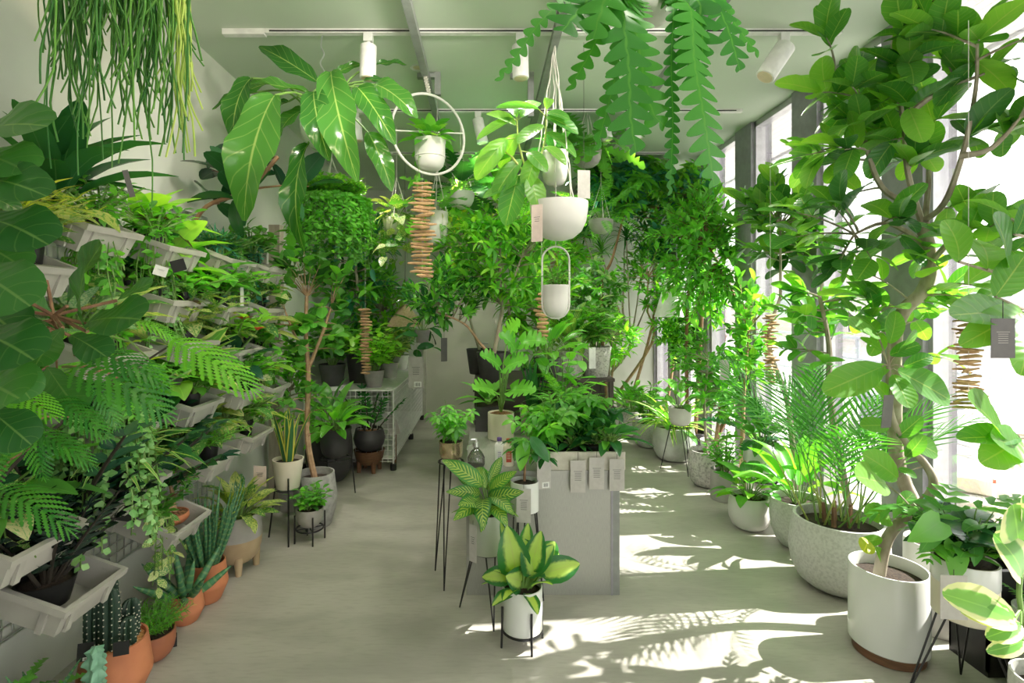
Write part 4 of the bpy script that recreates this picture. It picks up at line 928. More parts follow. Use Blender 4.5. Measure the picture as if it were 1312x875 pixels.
# ------------------------------------------------------------------ centre table and what stands on it
TX0, TX1, TY0, TY1, TZ = -.10, .70, 2.77, 4.95, .65
t = thing('display_cabinet', 'brushed steel display counter with a dark corner edge', 'counter', (0, TY0, 0))
MB().box2((TX0, 0, .0), (TX1 - .045, TY1 - TY0, TZ - .02)).build('body', brushed, t)
MB().box2((TX0 - .005, -.006, TZ - .02), (TX1, TY1 - TY0, TZ)).build('worktop', brushed, t)
MB().box2((TX1 - .045, -.004, 0), (TX1 - .035, .02, TZ - .02)).build('edge_strip', dark_frame, t); MB().box2((TX1 - .035, .0, 0), (TX1, TY1 - TY0, TZ - .02)).build('side_panel', rail_grey, t)
tr = thing('plant_trough', 'long cream concrete trough of nursery pots on the counter', 'trough', (.505, TY0 + .16, TZ))
w, dp, h = .44, .30, .095
m = MB().box2((-w / 2, -dp / 2, 0), (w / 2, dp / 2, .012))
for s in (-1, 1): m.box2((-w / 2, s * dp / 2 - .008, 0), (w / 2, s * dp / 2 + .008, h)); m.box2((s * w / 2 - .008, -dp / 2, 0), (s * w / 2 + .008, dp / 2, h))
m.build('trough', surf('cream_concrete', (.64, .61, .53), (.56, .53, .45), .8, scale=25, bmp=.3), tr); MB().box2((-w / 2, -dp / 2, .012), (w / 2, dp / 2, .05)).build('gravel', soil, tr)
def intrough(x, y, name, label, r=.05): P = Plant(name, label, 'potted plant', (.505 + x, TY0 + .16 + y, TZ + .05), 'plants in the concrete trough'); P.pot('taper', r, .06, blk_plastic, n=16); return P
P = intrough(-.15, -.05, 'schefflera', 'bushy umbrella plant at the left end of the concrete trough', .055); P.bush('palmate5', L_fresh, 18, .26, .22, 5, .13, mats=[L_fresh, L_mid], sr=.003); P.done()
P = intrough(-.04, -.07, 'peperomia', 'low dark peperomia in the concrete trough', .05); P.rosette('oval', L_dark, 24, .075, .07, (.1, 1.3)); P.done()
P = intrough(.07, -.06, 'striped_calathea', 'small calathea with yellow-striped leaves in the concrete trough', .05); P.rosette('aglo', L_feath, 18, .12, .06, (.1, 1.2)); P.done()
P = intrough(.16, -.06, 'peace_lily', 'glossy peace lily at the right end of the concrete trough', .05); P.rosette('aglo', L_dark, 22, .15, .10, (.1, 1.2)); P.rosette('aglo', L_fresh, 8, .13, .1, (.3, 1.2)); P.done()
P = intrough(.04, .08, 'philodendron', 'large umbrella-leaved plant behind the trough plants', .055); P.bush('palmate', L_mid, 14, .30, .24, 4, .19, sr=.004, mats=[L_mid, L_dark, L_fresh]); P.done()
P = intrough(-.10, .08, 'coffee_plant', 'bushy coffee plant at the back of the trough', .05); P.bush('lance2', L_fresh, 16, .30, .17, 8, .09, mats=[L_fresh, L_mid]); P.done()
# pots on the counter
c = V((.10, 3.45, TZ)); P = Plant('monstera', 'monstera with split leaves in a tan cylinder pot on the counter', 'potted plant', c); P.pot('cyl', .085, .17, cream_cer, fill=bark_chip, fz=.93)
for (u, v, dd, u2, v2) in ((648, 470, 3.35, 690, 455), (640, 470, 3.3, 612, 445), (660, 450, 3.4, 640, 410), (655, 500, 3.3, 690, 490), (632, 500, 3.3, 600, 488), (668, 440, 3.45, 712, 420), (650, 432, 3.5, 668, 398)):
    a = P.L(u, v, dd); P.stem([(0, 0, P.zt), (a.x * .4, a.y * .4, P.zt + (a.z - P.zt) * .65), a], [.007, .006, .004], stem_g); b = P.L(u2, v2, dd - .12); P.leaf('monst', a, b - a + V((U(-.03, .03), -.03, U(-.05, .02))), .18, L_fresh, V((U(-.5, .5), -1, U(.4, 1.2))))
P.done()
wire_stand('very tall black hairpin stand against the counter corner, under the metallic pot', -.19, 2.93, .655, .07, .13)
P = Plant('fatsia', 'small umbrella-leaved plant in a champagne metallic pot', 'potted plant', (-.19, 2.93, .655)); P.pot('cup', .065, .11, brass, fz=.9); P.bush('palmate5', L_fresh, 12, .24, .17, 4, .10, mats=[L_fresh, L_mid], sr=.002); P.done()
o = thing('spray_bottle', 'smoked glass plant sprayer with a metal pump on the counter', 'bottle', (-.05, 2.86, TZ)); MB().lathe([(0, 0), (.043, 0), (.047, .01), (.047, .045), (.03, .075), (.014, .09), (.014, .10)], 24).build('bottle', bottle_glass, o, True); MB().lathe([(0, .10), (.017, .10), (.017, .125), (.008, .128), (.008, .145), (0, .146)], 16).build('pump_cap', chrome, o, True); MB().tube([(0, 0, .14), (-.03, -.01, .14)], .006, 8).build('nozzle', chrome, o, True)
MB().tube([(-.02, 0, .11), (-.045, 0, .105), (-.05, 0, .085)], .004, 6).build('trigger', chrome, o, True)
def bottle(x, y, label, bm, cm, lm, r, h):
    o = thing('plant_food_bottle', label, 'bottle', (x, y, TZ)); m = MB().lathe([(0, 0), (r * .9, 0), (r, .006), (r, h * .72), (r * .8, h * .8), (r * .42, h * .86), (r * .42, h * .9)], 20); m.v = [(a, b * .65, c) for a, b, c in m.v]; m.build('bottle', bm, o, True)
    MB().lathe([(0, h * .88), (r * .5, h * .88), (r * .5, h), (0, h)], 14).build('cap', cm, o, True); MB().box((0, -r * .66, h * .38), (r * 1.0, .004, h * .42)).build('label', lm, o)
    for k in range(4): MB().box((0, -r * .66 - .0024, h * (.50 - .065 * k)), (r * .7, .0008, h * .018)).build('print_line', bm if lm is red_m else purple_m, o)
bottle(.075, 2.86, 'white plant food bottle with violet print and cap', paper_wt, purple_m, paper_wt, .026, .15); bottle(.125, 2.85, 'cream plant food bottle with red label and red cap', cream_cer, red_m, red_m, .028, .145)
# raised back part of the counter: dark boxes and tall trees
o = thing('display_riser', 'dark stained riser box on the back of the counter', 'riser', (.30, 4.35, TZ)); MB().box2((-.38, -.5, 0), (.38, .58, .24)).build('box', surf('dark_stain', (.06, .045, .04), rough=.6), o); MB().box2((-.39, -.51, .24), (.39, .59, .265)).build('top', MATS['dark_stain'], o)
RZ = TZ + .265
P = Plant('small_leaved_tree', 'broad small-leaved tree in a dark pot on the riser, filling the middle of the shop', 'potted tree', (.06, 4.12, RZ)); P.pot('taper', .13, .24, dk_pot)
t = tree_path(P, [(0, 0, .2), P.L(643, 400, 4.12), P.L(642, 380, 4.1), P.L(640, 330, 4.1), P.L(645, 290, 4.1)], .018, .008, bark_pale); t2 = tree_path(P, [P.L(642, 390, 4.12), P.L(655, 365, 4.1), P.L(668, 330, 4.05)], .010, .005, bark_pale); t3 = tree_path(P, [(0, 0, .2), P.L(615, 440, 4.1), P.L(595, 415, 4.0), P.L(560, 400, 3.95)], .013, .006, bark_tan)
P.crown(t[5:] + t2, P.L(648, 325, 4.08), (.52, .42, .42), 130, 12, 'lance2', .105, L_fresh, bark_pale, .004, mats=[L_fresh, L_mid, L_lime]); P.crown(t3[5:] + t[4:9], P.L(570, 375, 4.0), (.32, .30, .26), 66, 10, 'lance2', .10, L_mid, bark_pale, .004, mats=[L_dark, L_mid, L_fresh]); P.done()
P = Plant('lime_shoots_shrub', 'lime green young shrub behind the small-leaved tree', 'potted tree', (-.05, 4.7, RZ)); P.pot('taper', .12, .22, dk_pot); t = tree_path(P, [(0, 0, .2), P.L(600, 400, 4.7), P.L(590, 330, 4.7)], .014, .006, bark_pale); P.crown(t[3:], P.L(590, 310, 4.68), (.42, .3, .36), 46, 8, 'lance2', .11, L_lime, bark_pale, .004, mats=[L_lime, L_fresh, L_yell]); P.done()
o = thing('display_bench', 'dark stained bench behind the counter end carrying rough concrete drums', 'bench', (.95, 5.22, 0)); MB().box2((-.27, -.22, .80), (.27, .22, .83)).build('bench_top', MATS['dark_stain'], o); MB().box2((-.25, .18, .1), (.25, .20, .80)).build('back_panel', MATS['dark_stain'], o)
for x in (-.24, .24):
    for y in (-.19, .19): MB().box2((x - .02, y - .02, 0), (x + .02, y + .02, .80)).build('leg', MATS['dark_stain'], o)
P = Plant('dumb_cane', 'broad-leaved dumb cane in a pitted concrete drum on the dark bench', 'potted plant', (.83, 5.17, .83)); P.pot('cyl', .115, .25, conc_rough); P.rosette('dieff', L_feath, 26, .30, .24, (.05, 1.2), out=.4, w=.9); P.done()
P = Plant('grey_drum_plant', 'leafy cane plant in a larger rough concrete drum on the dark bench', 'potted plant', (1.08, 5.17, .83)); P.pot('taper', .145, .29, conc_rough); P.bush('aglo', L_fresh, 18, .55, .26, 9, .17, mats=[L_fresh, L_mid, L_silv]); P.done()
P = Plant('riser_foliage', 'broad green foliage plant in a dark pot on the counter riser', 'potted plant', (.50, 4.3, RZ)); P.pot('taper', .11, .18, dk_pot); P.rosette('dieff', L_fresh, 22, .24, .2, (.05, 1.25), out=.4, w=.9); P.done()
P = Plant('snake_plant', 'dark spear-leaved snake plant in a cream pot before the riser', 'potted plant', (.33, 3.62, TZ)); P.pot('taper', .10, .16, cream_cer); P.swords('sword', L_dark, 9, .34, .35, w=1.3); P.done()
P = Plant('broadleaf_shrub', 'shrub with a few broad glossy leaves in front of the dark riser', 'potted plant', (.53, 3.67, TZ)); P.pot('taper', .075, .13, dk_pot); P.bush('aud', L_fresh, 9, .5, .22, 5, .14, mats=[L_mid, L_fresh]); P.done()
for k, (x, y, lb) in enumerate(((.02, 3.72, 'square charcoal planter box at the left edge of the counter'), (.52, 3.42, 'square charcoal planter box with ferns on the window side of the counter'))):
    P = Plant('planter_box', lb, 'potted plant', (x, y, TZ)); MB().box2((-.09, -.09, 0), (.09, .09, .17)).build('box', dk_pot, P.root); MB().box2((-.08, -.08, .17), (.08, .08, .174)).build('soil', soil, P.root); P.zt = .172; P.r = .08
    P.rosette('fern' if k else 'lance2', L_mid, 16, .3 if k else .2, .05, (.1, 1.1)); P.done()
# plants on stands in front of the counter
c = V((.012, 2.60, 0)); wire_stand('black hairpin stand under the sage pot in front of the counter', c.x, c.y, .315, .075, .15, 3, .7)
P = Plant('striped_dumb_cane', 'yellow-striped dumb cane in a sage green pot on a hairpin stand', 'potted plant', (c.x, c.y, .315)); P.pot('cyl', .090, .19, green_steel)
for (u, v, u2, v2, d2) in ((618, 622, 572, 588, 2.55), (628, 618, 643, 583, 2.65), (628, 630, 655, 605, 2.5), (615, 632, 578, 628, 2.5), (626, 640, 660, 630, 2.45), (618, 642, 590, 655, 2.4), (622, 625, 610, 590, 2.75), (630, 635, 652, 648, 2.42), (620, 640, 616, 662, 2.36), (612, 625, 585, 605, 2.7), (632, 622, 664, 618, 2.75), (626, 628, 628, 595, 2.8), (615, 650, 596, 640, 2.38), (630, 648, 645, 660, 2.4)):
    a, b = P.leafpx(u, v, 2.6, u2, v2, d2, 'aglo', L_feath, 1.0); P.stem([(0, 0, P.zt), a.lerp(V((0, 0, P.zt)), .4) + Z * .01, a], .004)
P.rosette('aglo', L_feath, 10, .12, .05, (.5, 1.3)); P.done()
c = V((.165, 2.375, 0)); stand('low black wire stand with four straight legs under the white pot of dumb cane', c.x, c.y, .07, .086, 4, .11, 1.03, .35)
P = Plant('broad_dumb_cane', 'dumb cane with broad lime-centred leaves in a low white pot in front of the counter', 'potted plant', (c.x, c.y, .07)); P.pot('cyl', .090, .19, white_cer)
for (u, v, u2, v2, d2, w) in ((662, 735, 652, 685, 2.28, 1.15), (676, 738, 708, 700, 2.38, .9), (672, 728, 676, 672, 2.42, .75), (694, 735, 741, 722, 2.35, 1.2), (680, 730, 690, 690, 2.28, 1.0), (685, 735, 720, 702, 2.45, 1.1), (662, 742, 648, 700, 2.5, .9), (668, 745, 655, 740, 2.25, 1.5), (655, 738, 620, 738, 2.32, 1.2), (683, 735, 678, 698, 2.30, 1.3), (664, 732, 642, 672, 2.4, .5), (690, 730, 712, 690, 2.5, .9), (684, 725, 688, 682, 2.5, .9)):
    a, b = P.leafpx(u, v, 2.36, u2, v2, d2, 'dieff', L_dieff, w * 1.15); q = V((a.x * .3, a.y * .3, P.zt)); P.stem([q, q.lerp(a, .5), a], .006)
P.rosette('dieff', L_dieff, 10, .14, .05, (.5, 1.35), out=.3)
P.done()
c = V((.198, 2.69, 0)); wire_stand('black hairpin stand against the counter front under the small white pot', c.x, c.y, .475, .06, .10, 3, .2)
P = Plant('pachira', 'small pachira with hand-shaped leaves in a white pot on a hairpin stand', 'potted tree', (c.x, c.y, .475)); P.pot('cyl', .072, .15, white_cer); t = tree_path(P, [(0, 0, .12), (0, 0, .18), (.005, 0, .25)], .008, .005, bark_brown)
for k in range(10):
    az = k * 2.4; e = V((math.cos(az) * .07 + .03, math.sin(az) * .08, .26 + .12 * ((k * 7) % 10) / 10)); P.stem([(0, 0, .24), e * .5 + Z * .16, e], .0025); P.leaf('palmate5', e, V((math.cos(az), math.sin(az), .1)), .15, L_mid if k % 2 else L_dark)
P.leafpx(672, 562, 2.65, 667, 600, 2.55, 'aglo', L_fresh, 1.2); P.leafpx(680, 560, 2.6, 703, 590, 2.55, 'aglo', L_dark, 1.2); P.done()
# tags of the counter plants
for k, (u, v) in enumerate(((740.5, 590), (764.5, 586), (790.5, 588))):
    card(['grey card tag hanging at the left of three on the trough front', 'grey card tag hanging in the middle of three on the trough front', 'grey card tag hanging over the counter corner edge'][k], W(u, v, 2.74), .078, .165, paper, 0, 0, 6, cord=.045)
card('curled grey card with a barcode sticker at the trough left end', W(697, 586, 2.70), .075, .16, paper, .25, .0, 0, True, cord=.03); card('grey card tag hanging down the small white pot', W(671, 626, 2.575), .07, .165, paper, -.1, 0, 6, cord=.02); card('grey card tag hanging on the stand of the sage pot', W(606, 672, 2.48), .045, .175, paper, -.7, 0, 4, cord=.02)
# ------------------------------------------------------------------ floor pots along the windows
GR = 'floor planters along the windows'
c = V((1.753, 2.31, 0)); P = Plant('broad_leaf_ficus', 'young ficus with a bent bare trunk in a white cylinder planter on a walnut base', 'potted tree', c); MB().lathe([(0, 0), (.128, 0), (.132, .004), (.132, .045), (0, .045)], 36).build('wooden_base', wood, P.root, True); P.pot('cyl', .146, .335, white_cer, .042, n=40, fz=.84)
t = tree_path(P, [P.L(1126, 738, 2.31), P.L(1137, 690, 2.29), P.L(1165, 658, 2.27), P.L(1190, 636, 2.25), P.L(1196, 615, 2.25), P.L(1183, 592, 2.27), P.L(1163, 570, 2.28), P.L(1145, 540, 2.28), P.L(1139, 505, 2.28), P.L(1138, 470, 2.28)], .024, .009, bark_pale, 9)
for (u, v, u2, v2, w) in ((1150, 613, 1112, 583, 1.15), (1141, 665, 1115, 655, 1.2), (1150, 650, 1170, 632, 1.1), (1130, 690, 1104, 695, .8), (1138, 545, 1105, 545, .9), (1130, 470, 1060, 500, .8), (1140, 470, 1090, 485, .8), (1145, 480, 1165, 520, 1.1), (1150, 560, 1180, 535, .9), (1160, 560, 1200, 580, .9), (1142, 505, 1170, 500, 1.1), (1130, 450, 1105, 432, .9), (1140, 455, 1180, 440, .9), (1150, 475, 1215, 510, .9), (1140, 440, 1150, 400, .9), (1160, 585, 1185, 560, .9), (1135, 620, 1100, 610, 1.0), (1190, 640, 1160, 668, .8), (1125, 430, 1090, 415, .9), (1120, 700, 1135, 722, .7), (1142, 520, 1125, 490, 1.0), (1150, 600, 1175, 610, .9), (1148, 455, 1170, 425, .9), (1158, 470, 1195, 455, .9)):
    a, b = P.leafpx(u, v, 2.28, u2, v2, 2.2 + U(-.05, .12), 'aud', L_aud, w); n0 = min(t, key=lambda q: (q - a).length); P.stem([n0, n0.lerp(a, .5) + Z * .01, a], .0035, bark_pale, 4)
P.leafpx(1112, 692, 2.2, 1108, 705, 2.15, 'aud', L_yell, 1.6); MB().box((-.05, -.06, .335), (.012, .004, .012)).build('red_marker', red_m, P.root); P.done()
c = V((2.13, 2.50, 0)); P = Plant('large_banyan', 'big spreading ficus with a grey trunk and broad leaves by the window', 'potted tree', c, cap=300); P.pot('cyl', .13, .40, matte_white)
t = tree_path(P, [(0, 0, .38), P.L(1152, 600, 2.58), P.L(1146, 500, 2.5), P.L(1147, 430, 2.45), P.L(1158, 398, 2.4), P.L(1183, 372, 2.35), P.L(1192, 335, 2.32), P.L(1181, 285, 2.3)], .032, .026, bark_pale, 9)
br = []
for q in ([(1181, 285, 2.3), (1163, 220, 2.28), (1157, 150, 2.26), (1143, 90, 2.3), (1146, 25, 2.3)], [(1184, 290, 2.3), (1190, 230, 2.35), (1189, 165, 2.36), (1205, 110, 2.3)], [(1183, 283, 2.3), (1210, 260, 2.2), (1234, 195, 2.12), (1250, 115, 2.1), (1252, 60, 2.05)], [(1168, 262, 2.3), (1130, 240, 2.32), (1108, 180, 2.35), (1098, 115, 2.4), (1070, 90, 2.45)], [(1190, 320, 2.32), (1160, 296, 2.3), (1130, 286, 2.3), (1095, 300, 2.35)], [(1230, 200, 2.12), (1270, 190, 2.05), (1308, 150, 2.0)], [(1160, 150, 2.26), (1200, 120, 2.2), (1260, 95, 2.1)], [(1194, 335, 2.3), (1230, 300, 2.2), (1260, 320, 2.15)]):
    br += tree_path(P, [P.L(*k) for k in q], .014, .005, bark_pale, 6)
LIM = 2.27
P.crown(br, P.L(1150, 120, 2.32), (.38, .30, .42), 20, 5, 'aud', .175, L_aud, bark_pale, .006, lim=LIM, mats=[L_aud, L_aud, L_fig], shell=.3); P.crown(br, P.L(1250, 110, 2.08), (.26, .25, .38), 15, 5, 'aud', .17, L_aud, bark_pale, .006, lim=LIM, shell=.3); P.crown(br, P.L(1075, 150, 2.42), (.28, .25, .34), 14, 5, 'aud', .17, L_aud, bark_pale, .005, lim=LIM, shell=.3); P.crown(br, P.L(1085, 290, 2.4), (.28, .25, .22), 14, 4, 'aud', .16, L_aud, bark_pale, .005, lim=LIM, mats=[L_aud, L_fig])
P.crown(br + t[10:], P.L(1235, 320, 2.12), (.22, .22, .24), 12, 4, 'aud', .15, L_aud, bark_pale, .005, lim=LIM, shell=.3); P.crown(br + t[10:], P.L(1165, 400, 2.4), (.28, .2, .30), 14, 4, 'aud', .14, L_aud, bark_pale, .005, lim=LIM, shell=.3)
P.done()
c = V((2.02, 1.72, 0)); P = Plant('edge_ficus', 'tall ficus with upright trunk and round pale leaves in a pale concrete planter', 'potted tree', c); P.pot('belly', .19, .40, conc)
t = tree_path(P, [(0, 0, .34), (-.12, -.02, .6), (-.24, -.05, .9), (-.25, -.06, 1.3), (-.25, -.04, 1.75)], .022, .010, bark_pale)
for (u, v, u2, v2, w, d2) in ((1228, 335, 1220, 282, 1.5, 1.6), (1290, 340, 1282, 278, 1.5, 1.55), (1275, 380, 1312, 330, 1.2, 1.6), (1265, 345, 1258, 300, 1.3, 1.7), (1300, 400, 1225, 402, .6, 1.5), (1310, 400, 1252, 430, .6, 1.5), (1284, 555, 1246, 512, .8, 1.5), (1305, 560, 1233, 560, .4, 1.5), (1306, 563, 1268, 588, .8, 1.5), (1310, 425, 1318, 470, .9, 1.5), (1250, 400, 1220, 385, .7, 1.6), (1300, 300, 1318, 262, .9, 1.6), (1305, 420, 1262, 388, .8, 1.65), (1295, 280, 1240, 250, .5, 1.7), (1312, 580, 1275, 560, .7, 1.5)):
    a, b = P.leafpx(u, v, 1.62, u2, v2, d2, 'aud', L_aud, w); n0 = min(t, key=lambda q: (q - a).length); P.stem([n0, n0.lerp(a, .5) - Z * .02, a], .0045, bark_pale, 5)
P.done()
c = V((1.90, 2.86, 0)); P = Plant('areca_palm', 'areca palm with feathery fronds in the largest speckled concrete bowl', 'potted palm', c, GR); P.pot('belly', .235, .37, conc, n=40); P.leafname = 'frond'
seed(31)
for k in range(22):
    az = k * 2.4; ph = .08 + .70 * (k / 22) + U(-.08, .08); drv = V((math.cos(az), math.sin(az), 0)); b = V((0, 0, P.zt)) + drv * .05 + V(((k % 3 - 1) * .07, (k % 2) * .05, 0)); d = drv * math.sin(ph) + Z * math.cos(ph); pl = U(.15, .40); e = b + d * pl; P.stem([b, e], [.006, .003], stem_y if k % 2 else stem_g)
    e.x = min(e.x, .2); P.leaf('palm', e, d + Z * .2, U(.42, .62), L_palm)
for k in range(5): P.stem([(.06 * math.cos(k * 1.3), .05 * math.sin(k * 1.3), P.zt - .02), (.07 * math.cos(k * 1.3), .06 * math.sin(k * 1.3), P.zt + .12)], [.014, .009], bark_brown)
P.done()
c = V((1.97, 3.34, 0)); P = Plant('concrete_bowl_plant', 'banana-leaved plant in a mid-sized speckled concrete bowl', 'potted plant', c, GR); P.pot('bowl', .165, .30, conc, n=32); P.rosette('dieff', L_fresh, 16, .30, .2, (.05, 1.0), w=.7, out=.3); P.done()
c = V((1.80, 3.62, 0)); P = Plant('white_belly_plant', 'leafy pothos in a low white round-bellied pot', 'potted plant', c, GR); P.pot('belly', .135, .22, matte_white, n=32); P.rosette('heart', L_mid, 26, .13, .17, (.1, 1.35)); P.rosette('heart', L_lime, 8, .11, .15, (.3, 1.2)); P.done()
stand('black wire stand under the tall white cylinder by the window', 2.07, 3.98, .22, .11, 4, .05, 1.05, .4); P = Plant('white_cylinder_plant', 'dark-leaved plant in a tall white cylinder raised by the window', 'potted plant', (2.07, 3.98, .22)); P.pot('cyl', .125, .27, white_cer, n=32); P.rosette('cutl', L_dark, 16, .26, .22, (.1, 1.2)); P.rosette('aglo', L_mid, 14, .22, .15, (.1, 1.2)); P.done()
c = F(948, 640); P = Plant('grey_cylinder_shrub', 'small-leaved shrub in a grey cylinder pot beside a wooden stake', 'potted plant', (1.87, 4.16, 0), GR); P.pot('cyl', .10, .235, grey_cer); P.bush('oval', L_fresh, 20, .34, .17, 10, .055, mats=[L_mid, L_fresh]); P.done()
o = tag(MB().box2((1.845, 3.80, 0), (1.868, 3.822, .40)).build('wooden_stake', wood_lt), 'pale wooden stake standing between the white pot and the grey cylinder', 'stake')
P = Plant('ribbed_concrete_plant', 'tall ficus sapling in a pitted concrete belly pot', 'potted tree', (1.87, 4.48, 0), GR); P.pot('belly', .155, .30, conc_rough); t = tree_path(P, [(0, 0, .25), (-.02, 0, .7), (.02, .02, 1.05)], .014, .008, bark_pale); P.crown(t[4:], (0, 0, 1.0), (.30, .26, .36), 50, 9, 'oval', .075, L_fresh, bark_pale, .004, mats=[L_mid, L_fresh], lim=2.2); P.done()
wire_stand('thin black tripod stand beside the pale grey bowl', 1.78, 4.86, .42, .085, .17, 3, .6); P = Plant('tripod_pot', 'pale pot of trailing dark leaves on a thin black tripod', 'potted plant', (1.78, 4.86, .42)); P.pot('cup', .10, .17, matte_white); P.rosette('dieff', L_mid, 14, .2, .18, (.1, 1.2), w=.9); P.done()
P = Plant('grey_bowl_grass', 'arching striped grasses in a wide pale grey bowl', 'potted plant', (1.86, 5.24, 0), GR); P.pot('belly', .205, .33, surf('pale_grey_glaze', (.55, .57, .54), rough=.35), n=32); P.rosette('strap', L_spider, 40, .5, .05, (.05, 1.0)); P.rosette('aglo', L_mid, 14, .26, .16, (.3, 1.3)); P.done()
P = Plant('speckled_belly_plant', 'leafy shrub in a speckled round pot next to the pale grey bowl', 'potted plant', (1.74, 5.72, 0), GR); P.pot('bowl', .155, .27, conc); P.bush('oval', L_fresh, 20, .55, .25, 10, .09, mats=[L_mid, L_fresh]); P.done()
P = Plant('stone_pot_plant', 'upright leafy plant in a grey stone pot near the back of the window row', 'potted plant', (1.70, 6.22, 0), GR); P.pot('bowl', .155, .30, conc_rough); P.rosette('aglo', L_fresh, 26, .26, .2, (.05, .9)); P.done()
# big trees standing along the windows
trees = [
 ('window_ficus', 'ficus with broad leaves between the palm and the window piers', 2.13, 3.64, (1000, 290), (.34, .30, .36), 40, 5, 'aud', .15, [L_aud, L_fig, L_aud], bark_pale, matte_white, .12, [(1010, 520), (985, 440), (1000, 380)]),
 ('window_ficus', 'tall ficus with pale branching trunk by the window', 2.15, 3.09, (1045, 400), (.22, .2, .42), 26, 5, 'aud', .12, [L_aud, L_mid], bark_pale, white_cer, .09, [(1065, 520), (1062, 440), (1050, 380)]),
 ('crooked_tree', 'dense green tree with a crooked slanting trunk', 2.15, 5.0, (905, 330), (.56, .45, .66), 150, 12, 'lance2', .11, [L_mid, L_fresh, L_fresh], bark_brown, matte_white, .12, [(955, 470), (945, 390), (905, 310)]),
 ('weeping_fig', 'weeping fig of tiny dense leaves behind the pale grey bowl', 2.03, 5.98, (930, 430), (.50, .35, .42), 80, 12, 'oval', .07, [L_mid, L_fresh, L_dark], bark_brown, grey_cer, .13, [(920, 500), (925, 460)]),
 ('umbrella_tree', 'thin-stemmed umbrella tree leaning over the middle aisle', 1.30, 5.62, (800, 232), (.58, .42, .34), 40, 4, 'palmate', .29, [L_fresh, L_mid, L_blue], bark_brown, dk_pot, .11, [(770, 380), (785, 330), (803, 262)]),
 ('dragon_tree', 'dragon tree with spiky leaf heads against the back wall', 1.10, 6.55, (800, 320), (.62, .3, .26), 14, 26, 'strap', .36, [L_dark, L_mid], bark_pale, dk_pot, .16, [(805, 450), (798, 400), (800, 360)]),
 ('lime_tree', 'glowing lime-green umbrella tree under the fishbone cactus', 2.16, 5.68, (868, 240), (.30, .28, .32), 28, 5, 'palmate5', .2, [L_lime, L_fresh], bark_brown, dk_pot, .12, [(880, 420), (885, 330), (880, 280)]),
 ('back_tree', 'tall leafy tree in the far window corner', 1.80, 6.65, (850, 270), (.50, .4, .72), 110, 10, 'lance2', .15, [L_fresh, L_mid, L_blue], bark_tan, grey_cer, .16, [(835, 420), (845, 340)]),
 ('back_tree', 'bushy tree against the back wall behind the counter', .75, 6.45, (705, 330), (.60, .4, .55), 100, 10, 'lance2', .15, [L_mid, L_fresh, L_lime], bark_tan, dk_pot, .17, [(700, 430), (702, 360)]),
 ('slim_cane_tree', 'slim tree with three bare tan stems near the back wall', 1.45, 6.45, (830, 355), (.42, .3, .42), 44, 9, 'lance2', .11, [L_fresh, L_mid], bark_tan, conc_rough, .14, [(835, 440), (830, 400)]),
 ('upper_green_tree', 'tall tree with fine leaves rising above the crooked one', 2.14, 5.42, (905, 260), (.52, .36, .40), 90, 11, 'lance2', .11, [L_mid, L_blue, L_fresh], bark_brown, dk_pot, .11, [(900, 400), (903, 320)]),
] + [
 ('aisle_end_tree', 'lush broad-leaved shrub behind the counter end', .45, 5.45, (690, 400), (.48, .32, .34), 44, 7, 'aglo', .19, [L_fresh, L_mid, L_lime], bark_pale, dk_pot, .15, [(690, 450), (690, 420)]),
 ('aisle_end_tree', 'fresh green tree behind the half-bowl planter', .12, 5.40, (630, 275), (.66, .36, .44), 80, 9, 'lance2', .14, [L_fresh, L_lime, L_mid], bark_pale, dk_pot, .15, [(655, 450), (650, 380), (640, 320)]),
 ('corner_shrub', 'bushy light green shrub near the cone lamp', 1.38, 6.0, (785, 430), (.36, .28, .34), 46, 8, 'lance2', .12, [L_fresh, L_lime], bark_pale, conc_rough, .13, [(780, 480), (783, 450)]),
 ('corner_shrub', 'leafy shrub filling the gap below the umbrella tree', .95, 5.72, (765, 370), (.32, .28, .30), 40, 6, 'palmate5', .17, [L_fresh, L_mid, L_silv], bark_pale, grey_cer, .12, [(762, 450), (764, 400)]),
 ('window_shrub', 'bright small-leaved shrub against the far window pier', 2.12, 6.28, (865, 400), (.30, .4, .55), 70, 10, 'lance2', .10, [L_fresh, L_lime, L_mid], bark_tan, grey_cer, .12, [(862, 470), (864, 430)]),
 ('window_shrub', 'bright bushy shrub low against the middle window', 2.05, 4.75, (925, 500), (.20, .3, .30), 46, 9, 'oval', .075, [L_fresh, L_mid], bark_tan, matte_white, .11, [(920, 545), (922, 520)]),
 ('window_shrub', 'glossy fig shrub between the white cylinder and the window', 2.10, 4.35, (960, 420), (.16, .3, .50), 40, 7, 'aud', .10, [L_aud, L_mid, L_fresh], bark_tan, matte_white, .09, [(952, 540), (955, 480)]),
]
